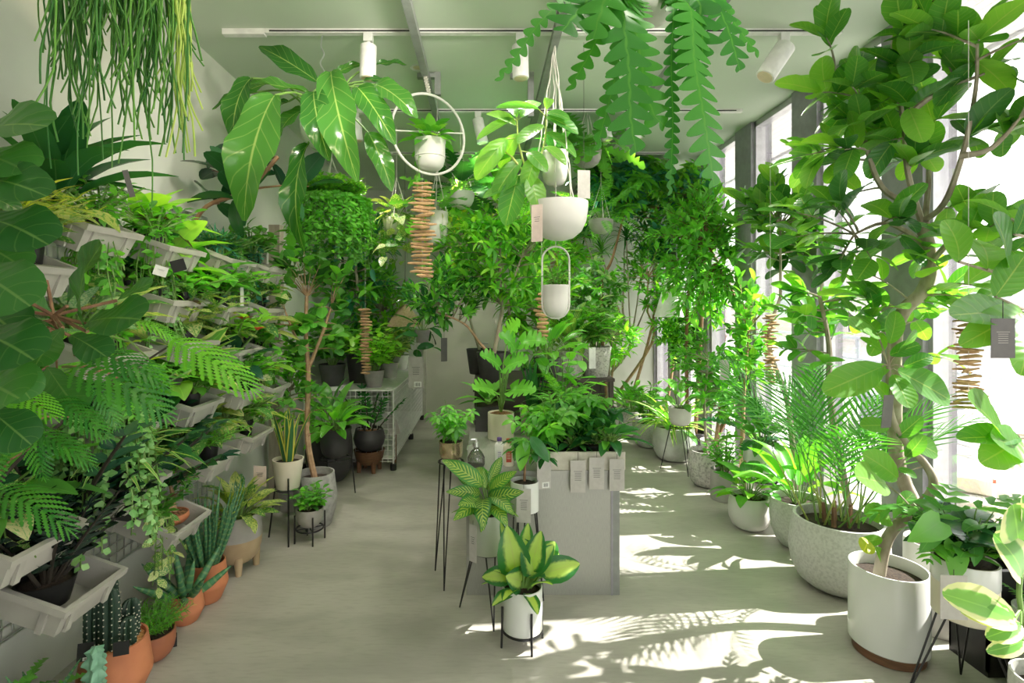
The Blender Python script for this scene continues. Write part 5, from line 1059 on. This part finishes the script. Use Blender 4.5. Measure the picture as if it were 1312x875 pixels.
for k, (nmx, lb, x, y, (u, v), rad, ncl, per, tm, ln, mts, bk, pm, pr_, path) in enumerate(trees):
    P = Plant(nmx, lb, 'potted tree', (x, y, 0), 'trees along the windows'); P.pot('taper', pr_, pr_ * 2.1, pm); cc = P.L(u, v, y)
    pts = [(0, 0, pr_ * 1.7)] + [P.L(a, b, y) for a, b in path]; t = tree_path(P, pts, .022, .010, bk); ext = [t[-1], t[-1].lerp(cc, .5) , cc] if (cc - t[-1]).length > .1 else []
    if ext: t += tree_path(P, ext, .010, .006, bk)
    if nmx == 'dragon_tree':
        for q in range(5):
            hd = cc + V(((q - 2) * .26, (q % 2) * .2 - .1, (.14, -.05, .1, -.12, .05)[q])); P.stem([t[6], t[6].lerp(hd, .5) - Z * .05, hd], [.011, .009, .008], bk)
            P.r = .06
            for j in range(34):
                az = j * 2.4; ph = .1 + 1.75 * j / 34; dv = V((math.cos(az), math.sin(az), 0)); P.leaf('strap', hd + Z * .04 * (1 - j / 34), dv * math.sin(ph) + Z * math.cos(ph), .34 * U(.8, 1.1), mts[q % 2], None, 1.0)
    else: P.crown(t[len(t) // 2:], cc, rad, ncl, per, tm, ln, mts[0], bk, .005, mats=mts, lim=2.24)
    if nmx == 'slim_cane_tree':
        for q in (-.12, .12): tree_path(P, [(q * .3, 0, pr_ * 1.7), (q, .02, .9), (q * 1.4, 0, 1.5)], .014, .008, bk)
    P.done()
# low shelf of pots against the back wall
o = thing('back_shelf', 'low dark shelf bench against the back wall behind the counter', 'shelf', (.95, 6.85, 0)); MB().box2((-.55, -.22, .50), (.55, .22, .53)).build('shelf_board', MATS['dark_stain'], o)
for x in (-.5, .5):
    for y in (-.18, .18): MB().box2((x - .02, y - .02, 0), (x + .02, y + .02, .50)).build('leg', MATS['dark_stain'], o)
for k in range(4):
    P = Plant('shelf_plant', ['spiky plant in a charcoal cylinder on the back shelf', 'round-leaved plant in a grey cylinder on the back shelf', 'feathery fern in a white cylinder on the back shelf', 'striped plant in a black cylinder on the back shelf'][k], 'potted plant', (.95 + (-.4, -.13, .14, .4)[k], 6.85, .53), 'pots on the back shelf'); P.pot('cyl', .10, .19, (dk_pot, grey_cer, matte_white, blk_plastic)[k])
    if k == 0: P.rosette('strap', L_mid, 30, .4, .0, (.05, 1.1))
    elif k == 1: P.rosette('round', L_fresh, 24, .11, .2, (.05, 1.2))
    elif k == 2: P.rosette('fern', L_fresh, 22, .35, .03, (.1, 1.2))
    else: P.rosette('lance', L_spider, 24, .3, .02, (.1, 1.1))
    P.done()
# stand with the swiss cheese plant
wire_stand('black hairpin stand with long splayed legs under the cream and white pot', 1.815, 2.01, .335, .082, .20, 3, -1.2)
P = Plant('swiss_cheese_vine', 'glossy swiss cheese vine in a cream and white pot on a splayed stand', 'potted plant', (1.815, 2.01, .335)); P.pot('cyl', .10, .215, cream_cer, fz=.95); MB().lathe([(.1005, .13), (.1015, .135), (.1015, .212), (.1005, .215)], 28).build('glazed_band', white_cer, P.root, True)
P.bush('heart', L_dark, 18, .20, .22, 4, .115, mats=[L_dark, L_mid, L_rub]); P.bush('pinn', L_mid, 7, .26, .20, 2, .26)
for (u, v, u2, v2) in ((1222, 695, 1226, 745), (1195, 675, 1188, 705), (1245, 690, 1252, 722), (1205, 668, 1172, 690), (1260, 675, 1288, 670)): P.leafpx(u, v, 1.95, u2, v2, 1.88, 'heart', L_mid, .78)
P.done()
P = Plant('variegated_rubber_plant', 'variegated rubber plant with yellow-edged leaves in a small speckled pot', 'potted plant', (1.74, 1.63, 0)); P.o = V((1.74, 1.63, 0))
P.pot('bowl', .10, .36, conc); t = tree_path(P, [(0, 0, .3), P.L(1308, 780, 1.6), P.L(1310, 720, 1.58), P.L(1310, 670, 1.58)], .008, .006, stem_g)
for (u, v, u2, v2, w) in ((1300, 790, 1215, 762, .7), (1305, 700, 1300, 650, 1.5), (1308, 740, 1290, 690, 1.4), (1300, 795, 1245, 780, .8), (1308, 800, 1270, 815, .8), (1310, 820, 1275, 835, .7), (1312, 670, 1320, 640, 1.3)):
    a, b = P.leafpx(u, v, 1.56, u2, v2, 1.52, 'aud', L_var, w); P.stem([min(t, key=lambda q: (q - a).length), a], .003)
P.done()
P = Plant('pale_drum_planter', 'pale concrete drum of small ferns behind the splayed stand', 'potted plant', (2.14, 2.02, 0)); P.pot('taper', .10, .34, conc); P.rosette('fern', L_mid, 12, .2, .03, (.2, 1.0)); P.done()
o = thing('black_crate', 'black plastic tray tucked behind the cream and white pot by the window', 'tray', (2.155, 2.24, 0)); MB().box2((-.12, -.09, .0), (.12, .09, .02)).box2((-.12, -.09, .02), (-.11, .09, .42)).box2((.11, -.09, .02), (.12, .09, .42)).box2((-.12, -.09, .02), (.12, -.08, .42)).box2((-.12, .08, .02), (.12, .09, .42)).build('tray', blk_plastic, o); MB().box2((-.13, -.10, .42), (.13, -.08, .435)).box2((-.13, .08, .42), (.13, .10, .435)).build('rim', blk_plastic, o)
card('large grey card tag leaning on the splayed stand pot', W(1222, 737, 1.86), .088, .155, paper, -.1, 0, 6, cord=.02); card('dark grey card tag hanging by the driftwood in the window', W(1285, 408, 1.5), .068, .112, paper_dk, .0, 0, 6, cord=.05); card('dark green-grey tag on the bent ficus trunk', W(1139, 506, 2.2), .05, .14, paper_dk, .2, .1, 0, cord=.03)
card('narrow grey tag hanging on the window ficus branch', W(1091, 392, 2.7), .035, .13, paper_dk, .2, 0, 0, cord=.03); card('grey tag hanging among the weeping fig leaves', W(928, 461, 4.2), .075, .16, paper, 0, 0, 0, cord=.03)
# ------------------------------------------------------------------ hanging plants
def hang(P, pts_top, rim_r, rim_z, top, mat=cord_m, r=.0035, n=3, rot=.5):
    for k in range(n):
        a = rot + 2 * math.pi * k / n; P.part('cord', MB().tube([(math.cos(a) * rim_r, math.sin(a) * rim_r, rim_z), top], r, 5), mat)
# philodendron on a hook
c = W(413, 192, 3.06); P = Plant('hanging_philodendron', 'hanging philodendron with huge glossy leaves in a white bowl under the light track', 'hanging plant', c); P.pot('hemi', .125, .17, white_cer); TOPZ = ZC - .03 - c.z
P.part('hook_chain', MB().tube(smoothpath([(0, 0, .42), (.012, 0, .45), (-.012, 0, .50), (.01, 0, .55), (-.008, 0, .60), (0, 0, TOPZ)]), .004, 5), chrome); hang(P, None, .12, .165, (0, 0, .42), chrome, .002)
P.part('pot_label', MB().box((.045, -.115, .115), (.035, .004, .075)), paper_bk, False)
for (u, v, d0, u2, v2, d2, w) in ((406, 104, 3.0, 332, 56, 3.0, .85), (352, 122, 2.9, 300, 268, 2.7, 1.0), (322, 100, 3.0, 287, 176, 2.9, .95), (330, 118, 3.1, 271, 136, 3.1, .55), (396, 120, 3.0, 318, 102, 2.95, .5), (402, 118, 2.95, 414, 192, 2.75, 1.05), (424, 92, 2.95, 449, 217, 2.7, .85), (458, 112, 3.0, 503, 172, 2.85, 1.0), (430, 94, 3.1, 462, 80, 3.15, .9), (480, 108, 3.0, 533, 140, 2.9, 1.2), (466, 104, 3.05, 518, 107, 3.05, .5), (392, 140, 3.2, 350, 168, 3.2, 1.2), (482, 83, 3.15, 520, 80, 3.2, .7), (472, 170, 3.0, 503, 238, 2.95, 1.0), (395, 184, 3.0, 369, 318, 2.9, .62), (360, 108, 3.15, 300, 118, 3.2, .9), (370, 130, 3.15, 340, 150, 3.2, 1.2)):
    a, b = P.leafpx(u, v, d0, u2, v2, d2, 'phil', L_phil, w * .86, V((U(-.35, .35), -1, U(.2, .7)))); q = V((U(-.03, .03), U(-.03, .03), P.zt)); P.stem(smoothpath([q, q.lerp(a, .5) + Z * .09, a], 4), .006, stem_g)
P.done()
# trailing ball of vine below it
c = W(425, 285, 3.75); P = Plant('trailing_vine_ball', 'dense ball of small-leaved vine hanging under the philodendron', 'hanging plant', c); P.pot('cup', .12, .15, matte_white); hang(P, None, .12, .15, (0, 0, .45)); P.part('cord', MB().tube([(0, 0, .45), (0, 0, ZC - c.z)], .003, 5), cord_m)
P.bush('tiny', L_fresh, 150, .20, .27, 26, .045, mats=[L_fresh, L_mid, L_lime]); P.trail('tiny', L_fresh, 110, .30, .045, .017, r=.235, sr=.001, z=P.zt + .02); P.trail('tiny', L_mid, 80, .42, .042, .017, r=.17, sr=.001); P.done()
# rhipsalis curtain, top left
c = V((-1.02, 1.5, 2.62)); P = Plant('hanging_rhipsalis', 'curtain of long thin green rhipsalis stems hanging from the ceiling', 'hanging plant', c); P.pot('hemi', .15, .14, matte_white); hang(P, None, .15, .14, (0, 0, .40)); P.part('cord', MB().tube([(0, 0, .40), (0, 0, ZC - c.z)], .004, 5), cord_m)
seed(5)
def strand(P, u, d, vend, mat, curl=0.0, rad=.0032):
    x0 = (u - U0) * d / FOC - P.o.x; y0 = d - P.o.y; ze = CZ - (vend - V0) * d / FOC - P.o.z; a = V((x0 * .55, y0 * .55, P.zt)); b = V((x0 * .85, y0 * .85, P.zt + .05)); pts = [a, b]; n = 7; z1 = P.zt - .08
    for j in range(n + 1):
        t = j / n; pts.append(V((x0 + U(-.010, .010) + curl * max(0, t - .6) ** 2 * 3, y0 + U(-.01, .01), z1 + (ze - z1) * t)))
    q = smoothpath(pts, 2); v, f, uv = tubeT(q, taper(len(q), rad, rad * .7), 5); o = bpy.data.objects.new('stem', np_mesh('stem', v, f, uv * 0 + .7, mat)); o.parent = P.root; COL.objects.link(o)
for k in range(200):
    u = 62 + 182 * rnd.random() ** .9; d = U(1.36, 1.64); e = U(15, 110) if rnd.random() < .62 else U(90, 185)
    if u > 215: e = U(60, 205)
    strand(P, u, d, e, L_rhip2 if (u > 222 and rnd.random() < .6) else L_rhip, U(-.12, .12), U(.0028, .0042))
for u, e in ((57, 215), (105, 225), (147, 215), (125, 205), (188, 262), (160, 210), (50, 62), (118, 190)): strand(P, u, U(1.4, 1.55), e, L_rhip if u != 188 else L_mid, U(-.05, .05), .0028)
P.done()
# hoop planter
c = W(551, 219, 3.49); P = Plant('hoop_planter', 'pothos in a white cup pot inside a large white hoop on a knotted cord', 'hanging plant', c); P.pot('cup', .100, .20, matte_white); R = .262; hc = W(550, 172, 3.49) - c; P.r = .08
P.part('hoop', MB().torus(R, .009, 48, 8, Mx.Translation(hc) @ Mx.Rotation(.55, 4, 'Z') @ Mx.Rotation(math.pi / 2, 4, 'X')), matte_white); rd = V((math.cos(.55), math.sin(.55), 0))
P.part('crossbar', MB().tube([hc - rd * R + Z * -.02, hc + rd * R + Z * .05], .005, 6), matte_white); P.part('pot_ring', MB().torus(.098, .006, 28, 6, Mx.Translation((0, 0, .09))), matte_white)
tp = V((-.395 - c.x, 0, 3.02 - c.z)); ht = hc + Z * R
for k in range(2):
    q = [ht.lerp(tp, j / 14) + V((math.cos(j * 1.6 + k * 3.14) * .010, math.sin(j * 1.6 + k * 3.14) * .010, 0)) for j in range(15)]; P.part('knotted_cord', MB().tube(q, .007, 6), cord_m)
P.rosette('heart', L_fresh, 22, .11, .10, (.05, 1.4)); P.trail('heart', L_fresh, 6, .30, .07, .07, spread=2.5, az0=2.0); P.rosette('heart', L_lime, 8, .09, .11, (.3, 1.3)); P.done()
driftwood('driftwood mobile of stacked sticks hanging below the hoop planter', W(541, 232, 3.40), .62, 24, .17, .02, 3)
driftwood('driftwood mobile of thin sticks hanging in the near window', W(1241, 404, 1.62), .29, 24, .09, .9, 4)
driftwood('pale driftwood mobile hanging beside the window ficus', W(987, 402, 3.4), .45, 22, .10, 1.0, 5)
driftwood('driftwood mobile hanging before the bushy left tree', W(468, 395, 4.8), .60, 22, .12, 1.2, 6)
driftwood('short reddish driftwood mobile hanging beside the loop hanger', W(694, 375, 3.7), .34, 12, .10, .7, 8)
# macrame cup above, half bowl and loop hanger below
c = W(711, 238, 3.15); P = Plant('macrame_cup', 'white cup pot slung in twisted white cords above the half bowl', 'hanging plant', c); P.pot('cup', .076, .20, matte_white); top = V((.40 - c.x, 0, 3.02 - c.z))
for k in range(3):
    a = .4 + k * 2.09; st_ = V((math.cos(a) * .082, math.sin(a) * .082, .19)); P.part('cord', MB().tube([st_.lerp(top, j / 10) + V((.005 * math.cos(j * 2), .005 * math.sin(j * 2), 0)) for j in range(11)], .004, 5), cord_m); P.part('cord', MB().tube([(0, 0, -.01), (math.cos(a) * .080, math.sin(a) * .080, .07), st_], .0035, 5), cord_m)
P.rosette('aglo', L_dark, 10, .14, .06, (.1, 1.1)); P.done()
c = W(716, 308, 3.02); P = Plant('hanging_half_bowl', 'large-leaved michelia-like plant in a wide white half bowl hung on cords', 'hanging plant', c); P.pot('hemi', .165, .215, matte_white, n=40)
for k in range(3):
    a = .9 + k * 2.09; st_ = V((math.cos(a) * .16, math.sin(a) * .16, .20)); tp = V((.40 - c.x, .06, 3.02 - c.z)); P.part('cord', MB().tube([st_.lerp(tp, j / 14) + V((.004 * math.cos(j * 2.2), .004 * math.sin(j * 2.2), 0)) for j in range(15)], .0035, 5), cord_m)
b1 = tree_path(P, [(-.02, 0, .17), P.L(690, 248, 3.0), P.L(672, 222, 2.95), P.L(655, 200, 2.95)], .010, .006, stem_y); b2 = tree_path(P, [P.L(694, 252, 3.0), P.L(688, 222, 2.98), P.L(698, 180, 3.0), P.L(700, 150, 3.0)], .007, .004, stem_y); b3 = tree_path(P, [P.L(676, 225, 2.96), P.L(665, 185, 2.95), P.L(662, 150, 3.0)], .006, .004, stem_y)
for (u, v, u2, v2, w) in ((662, 172, 640, 212, 1.1), (650, 178, 608, 225, .9), (664, 225, 648, 285, 1.0), (680, 225, 690, 265, 1.2), (660, 160, 625, 140, .8), (668, 150, 690, 125, .9), (700, 150, 740, 165, .8), (700, 140, 705, 122, .8), (690, 140, 640, 135, .6), (658, 152, 612, 175, .7), (700, 170, 740, 195, .7), (655, 200, 625, 208, .8), (676, 195, 700, 215, 1.0), (668, 205, 630, 250, .9), (695, 160, 665, 180, .9), (662, 150, 650, 128, .8), (670, 232, 620, 250, .6), (700, 145, 728, 148, .8), (688, 200, 672, 240, 1.0), (640, 190, 605, 200, .6), (662, 178, 690, 165, .9), (698, 188, 725, 205, .8)):
    a, b = P.leafpx(u, v, 2.95, u2, v2, 2.85 + U(0, .2), 'rub', L_aud, w); P.stem([min(b1 + b2 + b3, key=lambda q: (q - a).length), a], .003, stem_y, 4)
P.done()
card('blush card standing against the half bowl side', W(688, 262, 2.86), .065, .20, paper_pk, -.5, 0, 3); card('grey card tag hanging on cord beside the macrame cup', W(748, 218, 3.2), .078, .17, paper, .15, 0, 0, cord=.77)
c = W(712, 408, 3.1); P = Plant('loop_hanger', 'small white pot in a tall white oval wire loop', 'hanging plant', c); P.pot('cup', .073, .19, matte_white, .006)
w_, hh = .079, .42; pts = [V((w_ * math.cos(a), 0, w_ + w_ * math.sin(a))) for a in [math.pi + k * math.pi / 10 for k in range(11)]] + [V((w_ * math.cos(a), 0, hh - w_ + w_ * math.sin(a))) for a in [k * math.pi / 10 for k in range(11)]]; pts.append(pts[0]); P.part('loop', MB().tube(pts, .006, 6, False), matte_white)
P.part('cord', MB().tube([(0, 0, hh), (0, 0, ZC - c.z)], .002, 4), cord_m); P.r = .05; P.bush('small', L_mid, 9, .15, .09, 7, .05); P.done()
c = W(560, 315, 4.1); P = Plant('white_tumbler_planter', 'white tumbler-shaped hanging pot behind the driftwood', 'hanging plant', c); P.pot('cup', .085, .26, matte_white); hang(P, None, .085, .25, (0, 0, .6)); P.part('cord', MB().tube([(0, 0, .6), (0, 0, ZC - c.z)], .003, 4), cord_m); P.rosette('cutl', L_mid, 12, .3, .12, (.2, 1.3)); P.trail('heart', L_poth, 6, .3, .08, .08); P.done()
# hanging leafy plants between the rails
for k, (u, v, d, tm, mt, ln, lb) in enumerate(((590, 268, 4.5, 'cutl', L_dark, .30, 'hanging split-leaf plant in the gap left of the half bowl'), (752, 215, 4.4, 'cutl', L_mid, .34, 'hanging split-leaf plant behind the macrame cup'), (508, 300, 4.7, 'heart', L_poth, .14, 'hanging pothos with pale leaves left of the driftwood'), (770, 300, 5.2, 'fern', L_fresh, .4, 'hanging fern over the back of the counter'))):
    c = W(u, v, d); P = Plant('hanging_foliage', lb, 'hanging plant', c, 'hanging baskets'); P.pot('hemi', .12, .14, (matte_white, taupe_pot, matte_white, grey_cer)[k]); hang(P, None, .12, .14, (0, 0, .5)); P.part('cord', MB().tube([(0, 0, .5), (0, 0, ZC - c.z)], .003, 4), cord_m); P.rosette(tm, mt, 26, ln, .15, (.1, 1.6)); 
    if k == 2: P.trail('heart', mt, 14, .4, .10, .07)
    P.done()
c = W(541, 439, 4.6); P = Plant('small_dark_hanger', 'small dark hanging pot with drooping leaves near the back door', 'hanging plant', c); P.pot('taper', .07, .11, taupe_pot); P.part('cord', MB().tube([(0, 0, .1), (0, 0, ZC - c.z)], .002, 4), cord_m); P.rosette('lance2', L_dark, 12, .2, .12, (.1, 1.6)); P.trail('rub', L_dark, 3, .22, .13, .1); P.done()
card('large grey card with a barcode sticker hanging near the back door', W(533, 457, 4.55), .13, .27, paper, .0, 0, 5, True, cord=.12); card('curled grey felt strip hanging on a branch before the door', W(569, 433, 4.3), .055, .19, paper_dk, .5, 0, 0, cord=.1)
# fishbone cactus
c = V((.535, 1.70, 2.405)); P = Plant('fishbone_cactus', 'fishbone cactus with zigzag flat stems cascading from a white ball pot', 'hanging plant', c); P.pot('hemi', .085, .15, matte_white); hang(P, None, .085, .15, (0, 0, .45)); P.part('cord', MB().tube([(0, 0, .45), (0, 0, ZC - c.z)], .003, 4), cord_m)
def zigzag(P, pts, w, lobes, d0=1.62, mat=None, slack=.0, face=None):
    q = smoothpath([P.L(u, v, d) for u, v, d in pts], 8); n = lobes * 2 * 4; cum = [0]
    for a, b in zip(q[:-1], q[1:]): cum.append(cum[-1] + (b - a).length)
    T = cum[-1]
    def at(s):
        s = min(max(s, 0), T)
        for i in range(len(cum) - 1):
            if cum[i + 1] >= s: return q[i].lerp(q[i + 1], (s - cum[i]) / max(1e-6, cum[i + 1] - cum[i]))
        return q[-1]
    vs = []; fs = []; uv = []; fv = V(face or (U(-.5, .5), -1, .15)).normalized()
    for i in range(n + 1):
        s = T * i / n; p = at(s); t = (at(s + .01) - at(s - .01)).normalized(); x = t.cross(fv).normalized(); t_ = i / n; env = min(1, .45 + 2.5 * t_) * min(1, (1 - t_) * 5 + .25); row = []
        for sd, off in ((-1, 0), (1, 4)):
            k = ((i + off) % 8) / 8.0; ww = w * env * (.09 + .91 * math.sin(math.pi * k) ** .8); row.append(p + x * sd * ww * 1.1 + t * ww * .45 + fv * -.10 * ww)
        vs += [row[0], p, row[1]]; uv += [(.2, t_), (.5, t_), (.8, t_)]
    for i in range(n):
        for k in (0, 1): a = i * 3 + k; fs.append((a, a + 1, a + 4, a + 3))
    o = bpy.data.objects.new('zigzag_stem', np_mesh('zigzag_stem', np.array(vs), fs, np.array(uv), mat or L_fish)); o.parent = P.root; COL.objects.link(o)
S0 = (822, 0, 1.66); S1 = (846, 0, 1.66)
for pts, w, lb in (([S0, (770, -30, 1.6), (700, 20, 1.55), (660, 75, 1.55), (636, 104, 1.55)], .022, 12), ([S0, (780, -20, 1.5), (745, 10, 1.45), (720, 40, 1.42)], .075, 7), ([S0, (790, -5, 1.55), (760, 60, 1.5), (728, 116, 1.5)], .028, 9), ([S0, (800, 10, 1.5), (806, 90, 1.48), (808, 150, 1.48), (815, 195, 1.48)], .062, 9), ([S0, (800, 15, 1.55), (790, 90, 1.55), (775, 150, 1.55), (764, 192, 1.55)], .030, 10), ([S0, (812, 20, 1.55), (822, 80, 1.52), (835, 140, 1.52), (852, 162, 1.52)], .050, 8),
      ([S1, (862, 5, 1.5), (860, 80, 1.5), (862, 160, 1.5), (858, 250, 1.5)], .020, 17), ([S1, (882, 5, 1.5), (890, 80, 1.45), (902, 150, 1.42), (915, 238, 1.42)], .058, 12), ([S1, (876, 0, 1.6), (880, 60, 1.6), (890, 112, 1.6)], .048, 8), ([S1, (905, -5, 1.6), (930, 30, 1.58), (948, 90, 1.58)], .050, 7), ([S1, (915, 0, 1.62), (945, 35, 1.62), (972, 72, 1.62)], .030, 7), ([S0, (785, -15, 1.45), (770, 15, 1.42), (760, 50, 1.42)], .06, 6), ([S1, (890, -5, 1.5), (898, 30, 1.5), (900, 75, 1.5)], .05, 6)):
    zigzag(P, pts, w, int(lb * 1.5))
P.done()
# pendant lamps
c = W(857, 406, 5.4); o = thing('cone_lamp', 'bright white cone lamp shade among the window trees', 'lamp', c); MB().lathe([(.145, 0), (.05, .33), (.02, .40), (.015, .40), (.045, .33), (.138, 0)], 28).build('lamp_shade', lamp_white, o, True); MB().tube([(0, 0, .39), (0, 0, ZC - c.z)], .004, 5).build('cord', black_metal, o); 
c = W(519, 418, 5.6); o = thing('straw_lamp', 'woven straw pendant shade half hidden by leaves near the door', 'lamp', c); MB().lathe([(.19, 0), (.14, .09), (.06, .19), (.02, .23), (.014, .23), (.055, .185), (.182, 0)], 24).build('lamp_shade', straw_m, o, True); MB().tube([(0, 0, .22), (0, 0, ZC - c.z)], .003, 4).build('cord', black_metal, o)

# ------------------------------------------------------------------ left foreground plants
c = V((-1.33, 1.18, 0)); P = Plant('fiddle_leaf_fig', 'fiddle-leaf fig with large violin-shaped leaves at the shop entrance', 'potted tree', c); P.pot('taper', .17, .34, grey_cer)
t = tree_path(P, [(0, 0, .3), (.03, 0, .7), (-.02, .05, 1.15), (.0, .06, 1.5), (.02, .05, 1.85)], .016, .009, bark_brown); t2 = tree_path(P, [(.0, .03, 1.0), (.10, .12, 1.22), (.20, .16, 1.38), (.24, .16, 1.48)], .010, .006, bark_brown)
for (u, v, d0, u2, v2, d2, w) in ((-30, 196, 1.18, 54, 138, 1.1, 1.05), (-25, 205, 1.15, 40, 200, 1.08, 1.2), (-25, 240, 1.15, 56, 226, 1.05, .7), (-10, 285, 1.15, 62, 290, 1.05, .9), (-20, 310, 1.15, 40, 330, 1.1, 1.0), (86, 392, 1.3, 124, 316, 1.28, 1.05), (112, 425, 1.28, 97, 352, 1.2, .8), (110, 415, 1.28, 168, 402, 1.2, 1.0), (150, 385, 1.4, 192, 362, 1.4, .9), (75, 425, 1.3, 0, 398, 1.2, .9), (70, 410, 1.35, 30, 378, 1.3, .9), (80, 420, 1.25, 45, 465, 1.15, 1.0), (-20, 345, 1.1, 38, 372, 1.0, 1.0), (10, 450, 1.1, 52, 500, 1.05, 1.0), (-15, 430, 1.1, 45, 440, 1.0, 1.0), (90, 430, 1.35, 130, 450, 1.3, .9), (0, 520, 1.1, 50, 560, 1.05, 1.0), (-20, 480, 1.1, 30, 500, 1.0, 1.1), (60, 360, 1.4, 20, 345, 1.4, .9), (-10, 390, 1.2, 30, 415, 1.1, 1.0), (60, 470, 1.3, 95, 520, 1.25, .9), (40, 500, 1.3, 20, 560, 1.25, .9), (-10, 250, 1.3, 40, 262, 1.3, .8)):
    sh = 20 if u < 20 else 0; a, b = P.leafpx(u - sh, v, d0, u2 - sh, v2, d2, 'fig', L_fig, w * (.85 if sh else 1), V((U(-.3, .3), -.75, .8))); P.stem([min(t + t2, key=lambda q: (q - a).length), a], .0045, bark_brown, 5)
P.done()
c = V((-1.55, 1.40, 0)); P = Plant('feathery_ebony_tree', 'ever-fresh tree with feathery fronds reaching across the planted wall', 'potted tree', c); P.pot('taper', .12, .26, matte_white); P.leafname = 'frond'
t = tree_path(P, [(0, 0, .25), (.02, .04, .55), (.06, .08, .85), (.16, .10, 1.12), (.30, .15, 1.30)], .009, .005, stem_d); t2 = tree_path(P, [(.05, .08, .8), (.20, .12, 1.05), (.40, .2, 1.25), (.56, .26, 1.38)], .006, .003, stem_d)
for (u, v, d0, u2, v2, d2, w, mt) in ((140, 430, 1.45, 52, 424, 1.35, .95, L_cojo2), (205, 432, 1.5, 314, 478, 1.4, .8, L_cojo2), (165, 412, 1.5, 236, 428, 1.5, .7, L_cojo2), (80, 470, 1.3, 205, 500, 1.25, 1.0, L_cojo), (60, 505, 1.25, 128, 545, 1.2, .8, L_cojo), (-20, 630, 1.2, 66, 645, 1.1, .75, L_cojo), (20, 555, 1.25, 105, 570, 1.2, .7, L_cojo), (95, 455, 1.35, 200, 462, 1.3, .9, L_cojo), (40, 480, 1.3, -15, 520, 1.2, 1.0, L_cojo), (0, 560, 1.2, -20, 620, 1.1, 1.0, L_cojo), (50, 530, 1.3, 45, 610, 1.25, .9, L_cojo), (-10, 500, 1.2, 55, 512, 1.1, .8, L_cojo2), (70, 445, 1.35, -5, 475, 1.25, .8, L_cojo), (110, 480, 1.4, 150, 540, 1.4, .9, L_cojo)):
    a, b = P.leafpx(u, v, d0, u2, v2, d2, 'bipin', mt, w * .78, V((U(-.3, .3), -.45, 1.0))); n0 = min(t + t2, key=lambda q: (q - a).length); P.stem([n0, n0.lerp(a, .5) + Z * .02, a], .0028, stem_g if mt is L_cojo2 else bark_brown, 4)
P.done()
# small cards on the crates and pots
card('white price card clipped to an upper crate behind the fig', W(63, 268, 1.75), .05, .045, paper_wt, .5, 0, 3, group='plant cards'); card('white price card tilted on the upper crate side', W(108, 289, 1.9), .05, .04, paper_wt, .5, 0, 3, group='plant cards'); card('black card tilted over the upper crate side', W(111, 272, 1.88), .06, .05, paper_bk, .4, .2, 0, roll=.4, group='plant cards')
card('black plant card on the mixed succulent crate', W(226, 333, 2.25), .055, .05, paper_bk, .3, 0, 0, roll=-.3, group='plant cards'); card('white price card beside the jade succulent', W(208, 341, 2.2), .05, .042, paper_wt, .4, 0, 3, roll=.3, group='plant cards'); card('black card before the lime pothos', W(227, 483, 2.4), .05, .055, paper_bk, .6, 0, 0, roll=.4, group='plant cards'); card('blush card on the cream snake plant pot', W(333, 597, 3.15), .085, .12, paper_pk, -.2, 0, 4, group='plant cards'); card('pale stick tag in the pothos by the post', W(310, 368, 2.85), .018, .1, paper_wt, 0, 0, 0, group='plant cards'); card('black card at the end of the low jade crate', W(163, 652, 2.2), .09, .05, paper_bk, .4, 0, 0, roll=.3, group='plant cards'); card('black card at the foot of the glazed bowl', W(220, 812, 2.3), .04, .06, paper_bk, .5, 0, 0, group='plant cards'); card('grey card hanging in the dark lily-like plant', W(160, 218, 1.85), .018, .095, paper_dk, .3, 0, 0, roll=-.25, group='plant cards')
card('pale curled strip tag on the larger rough concrete drum', W(759, 445, 4.98), .07, .2, paper_wt, .3, 0, 0, group='plant cards')
